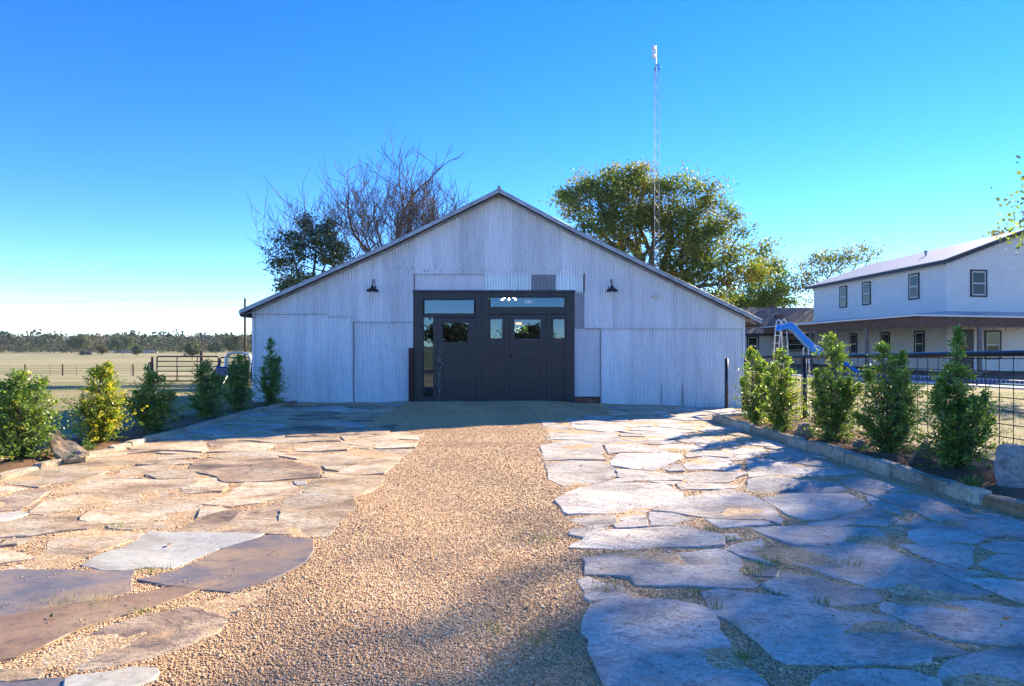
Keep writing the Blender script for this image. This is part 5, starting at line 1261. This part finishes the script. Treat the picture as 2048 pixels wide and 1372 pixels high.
m = MB(); m.slab([(P0[0] + .1, P0[1] + .1, -.12), (P2[0], P2[1], -.12), (f2[0], f2[1] - .02, -.12), (HX - .02, HD - .02, -.12), (HX - .02, HF, -.12), (P1[0], P1[1], -.12)], .25); m.build('porch_floor', M['patio'], house)
# string of bulbs along the porch beam
lt = thing('string_lights', (P0[0], P0[1], zb - .55), 'string of small unlit bulbs hung along the porch beam', 'string lights')
m = MB(); bp = []
a, b = Vector((P1[0] + sh + .1, P1[1] - 6, zb - .54)), Vector((P0[0] + sh + .1, P0[1] + sh + .1, zb - .54)); c = Vector((P2[0], P2[1] + sh + .1, zb - .54))
for i in range(22): bp.append(a.lerp(b, i / 21))
for i in range(1, 17): bp.append(b.lerp(c, i / 16))
m.tube([tuple(q - Vector((0, 0, .03 * (i % 2)))) for i, q in enumerate(bp)], .008, 4); m.build('cable', M['black_metal'], lt)
for q in bp: m = MB(); m.lathe([(0, -.13), (.03, -.11), (.035, -.08), (.018, -.05), (.016, 0)], tuple(q), 6); m.build('bulb', M['post_wood'], lt, True)
# single-storey wing
m = MB(); wy = 53.9; m.add([(13, wy, -.6), (30, wy, -.6), (30, wy, 2.55), (13, wy, 2.55)], [(0, 1, 2, 3)]); m.add([(13, wy, -.6), (13, 62, -.6), (13, 62, 2.55), (13, 58, 4.8), (13, wy, 2.55)], [(0, 1, 2, 3, 4)]); m.build('wing_wall', M['siding'], house)
m = MB(); m.slab([(12.7, wy - .5, 2.38), (30, wy - .5, 2.38), (30, 58, 4.82), (12.7, 58, 4.82)], .12); m.slab([(12.7, 58.01, 4.82), (30, 58.01, 4.82), (30, 62.5, 2.38), (12.7, 62.5, 2.38)], .12); m.build('wing_roof', M['shingle'], house)
m = MB(); m.box(12.7, HX, wy - .53, wy - .5, 2.2, 2.4); m.build('wing_fascia', M['fascia'], house)
vx = (1560 - 1024) / F * 56; m = MB(); m.box(vx - .3, vx + .3, 56, 56.5, 3.8, 4.1); m.build('wing_vent', M['fascia'], house)
hwin(((1505 - 1024) / F * wy, wy), (1, 0), (0, -1), .6, 2.2, 1.0)
hwin(((1592 - 1024) / F * wy, wy), (1, 0), (0, -1), .9, 2.1, 1.6)

# ---- pool with coping and patio
n0, n1 = Vector((15.4, 34.4, 0)), Vector((20.2, 22.0, 0)); off_ = Vector((2.6, 1.0, 0)); zc = -.14
def strip(a, b, wv, z, th, nm, mt, kind='structure'):
    m = MB(); m.slab([(a.x, a.y, z), (b.x, b.y, z), (b.x + wv.x, b.y + wv.y, z), (a.x + wv.x, a.y + wv.y, z)], th); return tag(m.build(nm, M[mt]), kind=kind)
un = off_.normalized()
strip(n0 - un * .75, n1 - un * .75, un * .75, zc, .12, 'pool_coping', 'concrete')
strip(n0, n1, off_, zc - .03, .05, 'pool_water', 'water')
strip(n0 + off_, n1 + off_, un * .35, zc + .09, .3, 'pool_far_coping', 'concrete')
m = MB(); pn = []
a = n0 + off_ - un * .004; b = n1 + off_ - un * .004; L = (b - a).length; k = 0
tl = M['blue_paint']
far = [o for o in col.objects if o.name == 'pool_far_coping'][0]
proto = None
while k * .18 < L:
    p = a.lerp(b, k * .18 / L); q = a.lerp(b, min(1, (k * .18 + .13) / L)); mm = MB()
    mm.add([(p.x, p.y, zc - .02), (q.x, q.y, zc - .02), (q.x, q.y, zc + .07), (p.x, p.y, zc + .07)], [(0, 1, 2, 3)])
    m.v += []; m.add(mm.v, mm.f); k += 1
o = m.build('waterline_tiles', tl, far); o['kind'] = 'stuff'
m = MB(); m.slab([(17.9, 35.5, -.16), (22.9, 22.5, -.16), (40, 24, -.16), (40, 33, -.16), (21.5, 31.2, -.16), (20.4, 36, -.16)], .1); tag(m.build('patio', M['patio']), kind='structure')
# ---- big slide
SD = 32.4
def sp(px, py, dd=SD): return Vector(((px - 1024) / F * dd, dd, EYE + (690 - py) / F * dd))
t = thing('pool_slide', (13.5, SD, -.2), 'tall bright blue pool slide with white ladder', 'slide')
prof = [(1556, 660), (1566, 656), (1577, 657), (1585, 664), (1595, 677), (1606, 690), (1617, 701), (1628, 708), (1633, 711)]
cl = [sp(*q) for q in prof]; hw = .40; m = MB(); N = len(cl)
# chute swings towards the camera as it descends
cl = [Vector((p.x + .12 * i / N, SD - .5 * (i / N) ** 1.3, p.z)) for i, p in enumerate(cl)]
rows = []
for i, p in enumerate(cl):
    tn = (cl[min(i + 1, N - 1)] - cl[max(i - 1, 0)]); tn.z = 0; tn.normalize(); s_ = Vector((-tn.y, tn.x, 0))
    wall = .30 if 1 < i else .22
    rows.append([p - s_ * (hw + .03) + Vector((0, 0, wall)), p - s_ * hw + Vector((0, 0, wall)), p - s_ * hw * .85 - Vector((0, 0, .0)), p + s_ * hw * .85, p + s_ * hw + Vector((0, 0, wall)), p + s_ * (hw + .03) + Vector((0, 0, wall)), p + s_ * (hw + .02) - Vector((0, 0, .05)), p - s_ * (hw + .02) - Vector((0, 0, .05))])
for row in rows: m.v += [tuple(q) for q in row]
for i in range(N - 1):
    for k in range(8): m.f.append((i * 8 + k, i * 8 + (k + 1) % 8, (i + 1) * 8 + (k + 1) % 8, (i + 1) * 8 + k))
m.f.append(tuple(range(8))); m.f.append(tuple(range((N - 1) * 8, N * 8))); ch = m.build('chute', M['slide'], t)
for j in (0, 5): m = MB(); m.tube([tuple(row[j] + Vector((0, 0, .01))) for row in rows], .015, 6); m.build('chute_edge', M['slide_edge'], ch, True)
for sy_ in (-.32, .32):
    m = MB(); b0 = sp(1546, 752); m.tube([(b0.x + (.12 if sy_ > 0 else 0) , SD + sy_, -.25), (sp(1556, 0).x, SD + sy_, sp(0, 660).z), (sp(1558, 0).x, SD + sy_, sp(0, 643).z + .02), (sp(1563, 0).x, SD + sy_, sp(0, 641).z + .06), (sp(1568, 0).x, SD + sy_, sp(0, 645).z), (sp(1568, 0).x, SD + sy_, sp(0, 657).z)], .028, 8); m.build('ladder_rail', M['white_paint'], t, True)
    m = MB(); b0 = sp(1611, 0); m.tube([(b0.x, SD - .15 + sy_, -.25), (sp(1609, 0).x, SD - .15 + sy_ * .9, sp(0, 695).z)], .03, 8); m.build('leg', M['white_paint'], t, True)
    m = MB(); m.tube([(sp(1574, 0).x, SD + sy_, -.25), (sp(1568, 0).x, SD + sy_, sp(0, 662).z)], .028, 8); m.build('leg', M['white_paint'], t, True)
for k in range(6):
    f = (k + .6) / 6.3; xx = sp(1546, 0).x + (sp(1556, 0).x - sp(1546, 0).x) * f; zz = -.25 + (sp(0, 660).z + .25) * f
    m = MB(); m.box(xx - .05, xx + .05, SD - .32, SD + .32, zz - .018, zz + .018); m.build('rung', M['white_paint'], t)
# small blue slide at the far pool edge
q = gp(1693, 748, -.15); t = thing('toddler_slide', (q[0], q[1], -.15), 'small light blue play slide at the far edge of the pool', 'slide')
m = MB(); pr = [(-.5, .55), (-.3, .62), (0, .5), (.25, .28), (.5, .12), (.62, .1)]
for i, (a, z) in enumerate(pr):
    for yy, zz in ((-.2, .12), (-.17, .12), (-.15, 0), (.15, 0), (.17, .12), (.2, .12), (.18, -.05), (-.18, -.05)): m.v.append((q[0] + a, q[1] + yy, -.15 + z + zz))
for i in range(len(pr) - 1):
    for k in range(8): m.f.append((i * 8 + k, i * 8 + (k + 1) % 8, (i + 1) * 8 + (k + 1) % 8, (i + 1) * 8 + k))
m.build('chute', M['slide'], t); boxpart('stand', M['slide'], t, q[0] - .5, q[0] - .35, q[1] - .16, q[1] + .16, -.2, .4)

# ================================================================ LEFT FIELD
def g(x, y): return float(gz(x, y)) - .03
# metal gate between posts
GD = 37.0; gX = lambda px: (px - 1024) / F * GD; gZ = lambda py: EYE + (690 - py) / F * GD
def farm_gate(x0, x1, zt, zb_, label):
    t = thing('metal_gate', (x0, GD, g(x0, GD)), label, 'gate', 'tubular farm gates'); rr_ = .12
    out = [(x0, zb_)] + [(x0, zt - rr_)] + [(x0 + rr_ - rr_ * math.cos(a), zt - rr_ + rr_ * math.sin(a)) for a in np.linspace(0, 1.57, 5)] + [(x1 - rr_ + rr_ * math.sin(a), zt - rr_ + rr_ * math.cos(a)) for a in np.linspace(0, 1.57, 5)] + [(x1, zb_), (x0, zb_)]
    m = MB(); m.tube([(a, GD, b) for a, b in out], .042, 7); m.build('gate_frame', M['black_metal'], t, True)
    for k in range(1, 5): zz = zb_ + (zt - zb_) * k / 5; m = MB(); m.tube([(x0, GD, zz), (x1, GD, zz)], .032, 6); m.build('bar', M['black_metal'], t, True)
    for f in ((.33, .66) if x1 - x0 > 2 else (.5,)): m = MB(); xx = x0 + (x1 - x0) * f; m.tube([(xx, GD - .02, zb_), (xx, GD - .02, zt)], .03, 6); m.build('upright', M['black_metal'], t, True)
farm_gate(gX(314), gX(437), gZ(713), gZ(762), 'wide tubular metal gate between posts in the left pasture'); farm_gate(gX(440), gX(530), gZ(715), gZ(762), 'tubular metal gate partly hidden behind the small tractor')
farm_gate(gX(297), gX(306), gZ(725), gZ(764), 'narrow end panel of tube fencing left of the gate post')
for px, py, rd, lb in ((307, 714, .07, 'dark round gate post at the left end of the wide gate'), (405, 702, .085, 'taller dark wooden post in front of the wide gate')):
    X = gX(px); t = thing('gate_post', (X, GD - .15, g(X, GD)), lb, 'post'); m = MB(); m.tube([(X, GD - .15, g(X, GD) - .2), (X + .01, GD - .15, gZ(py))], [rd, rd * .92], 10); m.build('shaft', M['fencepost'], t); m = MB(); m.lathe([(rd * .93, 0), (rd * .8, .02), (0, .03)], (X + .01, GD - .15, gZ(py)), 10); m.build('top', M['fencepost'], t)
# pasture wire fence
FD = 70.0
posts = [-40, 50, 125, 194, 266]
t = thing('wire_fence', ((125 - 1024) / F * FD, FD, g(-49, FD)), 'wire fence on dark wooden posts crossing the pasture', 'fence')
for px in posts:
    X = (px - 1024) / F * FD; m = MB(); z0 = g(X, FD); m.tube([(X, FD, z0 - .2), (X + .03, FD, z0 + .6), (X, FD, z0 + 1.22)], [.085, .08, .075], 8); m.build('post', M['fencepost'], t)
for px in (100, 153, 262, 20): X = (px - 1024) / F * FD; z0 = g(X, FD); m = MB(); m.tube([(X, FD, z0), (X, FD, z0 + 1.1)], .018, 5); m.build('stake', M['rust'], t)
for h in (.25, .5, .78, 1.08):
    m = MB(); m.tube([((px - 1024) / F * FD, FD - .09, g((px - 1024) / F * FD, FD) + h) for px in np.linspace(-60, 300, 24)], .009, 4); m.build('wire', M['wire'], t)
# utility pole with wires
PD = 44.0; X = (490 - 1024) / F * PD; zt = EYE + (690 - 597) / F * PD
t = thing('utility_pole', (X, PD, g(X, PD)), 'slim dark utility pole beside the left eave of the barn', 'pole'); m = MB(); m.tube([(X, PD, g(X, PD) - .3), (X, PD, zt)], [.09, .07], 10); m.build('shaft', M['fencepost'], t, True)
m = MB(); m.tube([(X, PD, zt), (X, PD, zt + .08), (X + .02, PD, zt + .14)], [.03, .04, .01], 8); m.build('insulator', M['galv_steel'], t)
for k, zz in enumerate((zt + .1, zt - .45)):
    m = MB(); a = Vector((X, PD, zz)); b = Vector((X - 90, PD + 26 + k * 4, zz + 2.2)); m.tube([tuple(a.lerp(b, s) - Vector((0, 0, 2.0 * 4 * s * (1 - s) * .35))) for s in np.linspace(0, 1, 20)], .008, 4); m.build('wire', M['wire'], t)
# small tractor with canopy frame and loader bucket
UD = 30.0; u = lambda px, py, dd=UD: Vector(((px - 1024) / F * dd, dd, EYE + (690 - py) / F * dd)); zg = g(-13, UD)
t = thing('compact_tractor', ((470 - 1024) / F * UD, UD, zg), 'small blue tractor with pale rounded cab frame and front loader behind the left shrubs', 'tractor')
def arch(dd, dx=0):
    pp = [(446, 800), (450, 735), (451, 715), (456, 708), (470, 705), (485, 706), (497, 709), (501, 716), (499, 740), (496, 800)]
    return [u(a + dx, b, dd) for a, b in pp]
for dd, mt in ((UD, 'galv_steel'), (UD + 1.2, 'galv_steel')): m = MB(); m.tube(arch(dd, 4 if dd > UD else 0), .045, 8); m.build('cab_frame', M[mt], t, True)
A0, A1 = arch(UD), arch(UD + 1.2, 4); m = MB(); m.v = [tuple(p + Vector((0, 0, .04))) for p in A0[2:8]] + [tuple(p + Vector((0, 0, .04))) for p in A1[2:8]]; m.f = [(i, i + 1, 7 + i, 6 + i) for i in range(5)]; m.build('canopy', M['galv_steel'], t)
m = MB(); m.v = [tuple(p) for p in A0[1:9]]; m.f = [tuple(range(8))]; m.build('windscreen', M['glass'], t)
c0 = u(473, 745); 
boxpart('seat', M['blue_paint'], t, c0.x - .3, c0.x + .3, UD + .6, UD + .75, c0.z - .5, c0.z + .35, bevel=.04); boxpart('dash', M['black_metal'], t, c0.x - .3, c0.x + .3, UD + .05, UD + .25, c0.z - .6, c0.z - .05, bevel=.03)
boxpart('hood', M['blue_paint'], t, c0.x - .4, c0.x + .3, UD - 1.3, UD, zg + .45, zg + .95, bevel=.06); boxpart('chassis', M['black_metal'], t, c0.x - .3, c0.x + .3, UD - 1.2, UD + 1.2, zg + .3, zg + .46)
for sx_, yy, rad in ((-.62, .8, .5), (.62, .8, .5), (-.5, -.9, .33), (.5, -.9, .33)):
    m = MB(); m.lathe([(rad * .5, -.12), (rad * .9, -.13), (rad, -.08), (rad, .08), (rad * .9, .13), (rad * .5, .12)], (c0.x + sx_, UD + yy, zg + rad), 20, 'x'); wo = m.build('wheel', M['tyre'], t, True)
    m = MB(); m.lathe([(0, -.06), (rad * .5, -.1), (rad * .52, .1), (0, .06)], (c0.x + sx_, UD + yy, zg + rad), 14, 'x'); m.build('rim', M['galv_steel'], wo, True)
for s_ in (-.45, .2):
    m = MB(); a, b = u(441, 722, UD - .2), u(416, 768, UD - 1.9); m.tube([(a.x + s_ + .45, a.y, a.z), (b.x + s_ + .45, b.y, b.z)], .05, 6); m.build('loader_arm', M['black_metal'], t)
b = u(408, 785, UD - 2.0); m = MB(); prf = [(-.25, .22), (.1, .26), (.2, .05), (.12, -.22), (-.35, -.26), (-.35, -.22), (.08, -.18), (.15, .05), (.08, .22)]
n = len(prf); X0, X1 = b.x - .65, b.x + .85
m.v = [(X0, b.y + y, b.z + z) for y, z in prf] + [(X1, b.y + y, b.z + z) for y, z in prf]; m.f = [(i, (i + 1) % n, n + (i + 1) % n, n + i) for i in range(n)]; m.build('loader_bucket', M['blue_paint'], t)
for XX in (X0, X1): m = MB(); m.add([(XX, b.y - .25, b.z + .22), (XX, b.y + .1, b.z + .26), (XX, b.y + .2, b.z + .05), (XX, b.y + .12, b.z - .22), (XX, b.y - .35, b.z - .26)], [(0, 1, 2, 3, 4)]); m.build('bucket_side', M['blue_paint'], t)
# far utility vehicle and white strip
VD = 230.; VX = (171 - 1024) / F * VD; vz = EYE + (690 - 708.5) / F * VD; vz = g(VX, VD)
t = thing('utility_vehicle', (VX, VD, vz), 'dark utility vehicle parked far out in the pasture', 'vehicle')
boxpart('body', M['black_metal'], t, VX - 1.6, VX + 1.7, VD - .8, VD + .8, vz + .5, vz + 1.25, bevel=.1); boxpart('cargo_bed', M['black_metal'], t, VX - 1.8, VX - .6, VD - .75, VD + .75, vz + 1.2, vz + 1.5); boxpart('hood', M['black_metal'], t, VX + .9, VX + 2.0, VD - .7, VD + .7, vz + .6, vz + 1.1, bevel=.08); boxpart('roof', M['black_metal'], t, VX - .6, VX + .9, VD - .75, VD + .75, vz + 2.0, vz + 2.1)
for xx in (-.55, .85):
    for yy in (-.7, .7): m = MB(); m.tube([(VX + xx, VD + yy, vz + 1.2), (VX + xx * .95, VD + yy, vz + 2.02)], .06, 5); m.build('roof_post', M['black_metal'], t)
for xx in (-1.1, 1.2):
    for yy in (-.8, .8): m = MB(); m.lathe([(.2, -.15), (.45, -.15), (.45, .15), (.2, .15)], (VX + xx, VD + yy, vz + .45), 14, 'y'); m.build('wheel', M['tyre'], t)
for k, (p0_, p1_) in enumerate(((229, 275), (283, 317))):
    WD = 300.; xa, xb = (p0_ - 1024) / F * WD, (p1_ - 1024) / F * WD; z0 = g((xa + xb) / 2, WD)
    t = thing('wrapped_bale_row', (xa, WD, z0), ['long low white row of wrapped bales far across the pasture', 'shorter low white row of wrapped bales to the right of the long one'][k], 'bale row', 'white rows at the far side of the pasture')
    nb = int((xb - xa) / 1.5)
    for i in range(nb): m = MB(); m.lathe([(0, 0), (.5, .02), (.62, .12), (.62, 1.3), (.5, 1.42), (0, 1.45)], (xa + i * 1.5, WD, z0 + .6), 10, 'x'); m.build('bale', M['farbale'], t, True)
# individual far trees
for k, (px, pt_, pb, wpx, dd, lb, tn) in enumerate([(157, 668, 706, 52, 250, 'rounded yellow-green tree behind the far utility vehicle', [(1.3, 1.15, .8), (1, 1, 1)]),
    (246, 667, 706, 62, 250, 'broad green tree above the long white bale row', [(1.15, 1.15, .8), (.9, 1, 1)]), (385, 683, 715, 36, 150, 'small round green tree above the wide metal gate', [(.9, 1, .9), (1.1, 1.1, .8)]),
    (203, 690, 709, 24, 200, 'small brownish tree between the two larger far trees', [(1.3, .95, .8)]), (275, 690, 709, 20, 190, 'small tree at the right of the broad far tree', [(.9, 1, .9)]), (470, 670, 706, 60, 210, 'large dark tree just left of the barn eave pole', [(.75, .85, .9), (1, .95, .9)]), (432, 682, 706, 34, 230, 'mid-sized dark tree left of the large one by the pole', [(.8, .9, .9)])]):
    X = (px - 1024) / F * dd; z0 = g(X, dd); zt = EYE + (690 - pt_) / F * dd; h = zt - z0; wv = wpx / F * dd / 2
    crown_tree('field_tree', (X, dd, z0), h * .3, [(X, dd, z0 + h * .62, wv * .75, wv * .7, h * .38), (X - wv * .5, dd, z0 + h * .5, wv * .5, wv * .5, h * .28), (X + wv * .5, dd, z0 + h * .52, wv * .5, wv * .5, h * .28), (X + wv * .1, dd, z0 + h * .82, wv * .4, wv * .4, h * .18)], 70, 60, h * .055, 'far_leaf', 500 + k, lb, [tuple(2.1 * q for q in c) for c in tn], group='single trees at the far side of the pasture', trunk_r=h * .025, sub=False, spread=h * .055)
# distant woods
def woods(name, y0, y1, n, h0, h1, per, label, seed, tints):
    global rng
    old = rng; rng = np.random.default_rng(seed)
    yy = y0 + (y1 - y0) * rng.uniform(0, 1, n); k = rng.uniform(-.92, -.36, n); xx = k * yy; zz = gz(xx, yy); hh = rng.uniform(h0, h1, n)
    P = []; C = []; S = []
    for i in range(n):
        m_ = per; u = rng.normal(size=(m_, 3)); u /= np.linalg.norm(u, axis=1, keepdims=True); u *= rng.uniform(.5, 1, (m_, 1))
        c = np.array([xx[i], yy[i], zz[i] + hh[i] * .55]); P.append(c + u * np.array([hh[i] * .6, hh[i] * .6, hh[i] * .5])); tn = np.array(tints[rng.integers(len(tints))]) * rng.uniform(.7, 1.2)
        C.append(tn[None] * rng.uniform(.7, 1.3, (m_, 1))); S.append(np.full(m_, hh[i] * .13) * rng.uniform(.6, 1.3, m_))
    P = np.concatenate(P); C = np.concatenate(C); S = np.concatenate(S); Vv, Ff = leaves(P, rng.normal(size=P.shape), S, .5)
    tag(np_mesh(name, Vv, Ff, M['far_leaf'], None, np.repeat(C, 4, 0)), label, 'woods', kind='stuff'); rng = old
FT = [(.9, 1, 1), (1.2, 1, .9), (2.0, 1.1, .9), (.45, .6, .8), (.6, .75, .9), (1.3, 1.35, .9)]
woods('hedgerow_brush', 285, 330, 240, 2, 5, 90, 'belt of low brush along the far edge of the pasture', 1, [(1.3, 1.15, 1.1), (1.1, 1, 1), (.8, .9, .9)])
woods('near_woods', 330, 520, 300, 4, 12, 130, 'mixed woods beyond the pasture', 2, FT)
woods('far_woods', 700, 1600, 900, 8, 15, 60, 'far wooded ridge along the horizon', 3, [(.7, .85, 1.1), (.6, .8, 1.0), (.9, .9, 1.0)])

crown_tree('yard_bush', (1.2, 44, -.2), .8, [(1.2, 44, 1.9, 2.2, 1.5, 1.6), (0.2, 43.6, 2.6, 1.2, 1.0, .9)], 60, 60, .16, 'tree_leaf', 77, 'green bush seen through the barn by way of the central door window', [(1, 1.2, .9), (.8, 1.1, .9)], trunk_r=.08, sub=False, spread=.3, cat='bush', group=None)
# ================================================================ AIR
m = MB(); m.box(-3000, 3000, -900, 4700, -8, 45); hz = m.build('haze', None); tag(hz, 'thin blue haze over the far woods', 'haze', kind='stuff')
hm = bpy.data.materials.new('haze'); hm.use_nodes = True; hm.node_tree.nodes.clear()
pv = hm.node_tree.nodes.new('ShaderNodeVolumePrincipled'); om = hm.node_tree.nodes.new('ShaderNodeOutputMaterial')
pv.inputs['Color'].default_value = (0.72, 0.84, 1.0, 1); pv.inputs['Density'].default_value = 0.00014; pv.inputs['Anisotropy'].default_value = 0.0
hm.node_tree.links.new(pv.outputs[0], om.inputs['Volume']); hz.data.materials.append(hm)
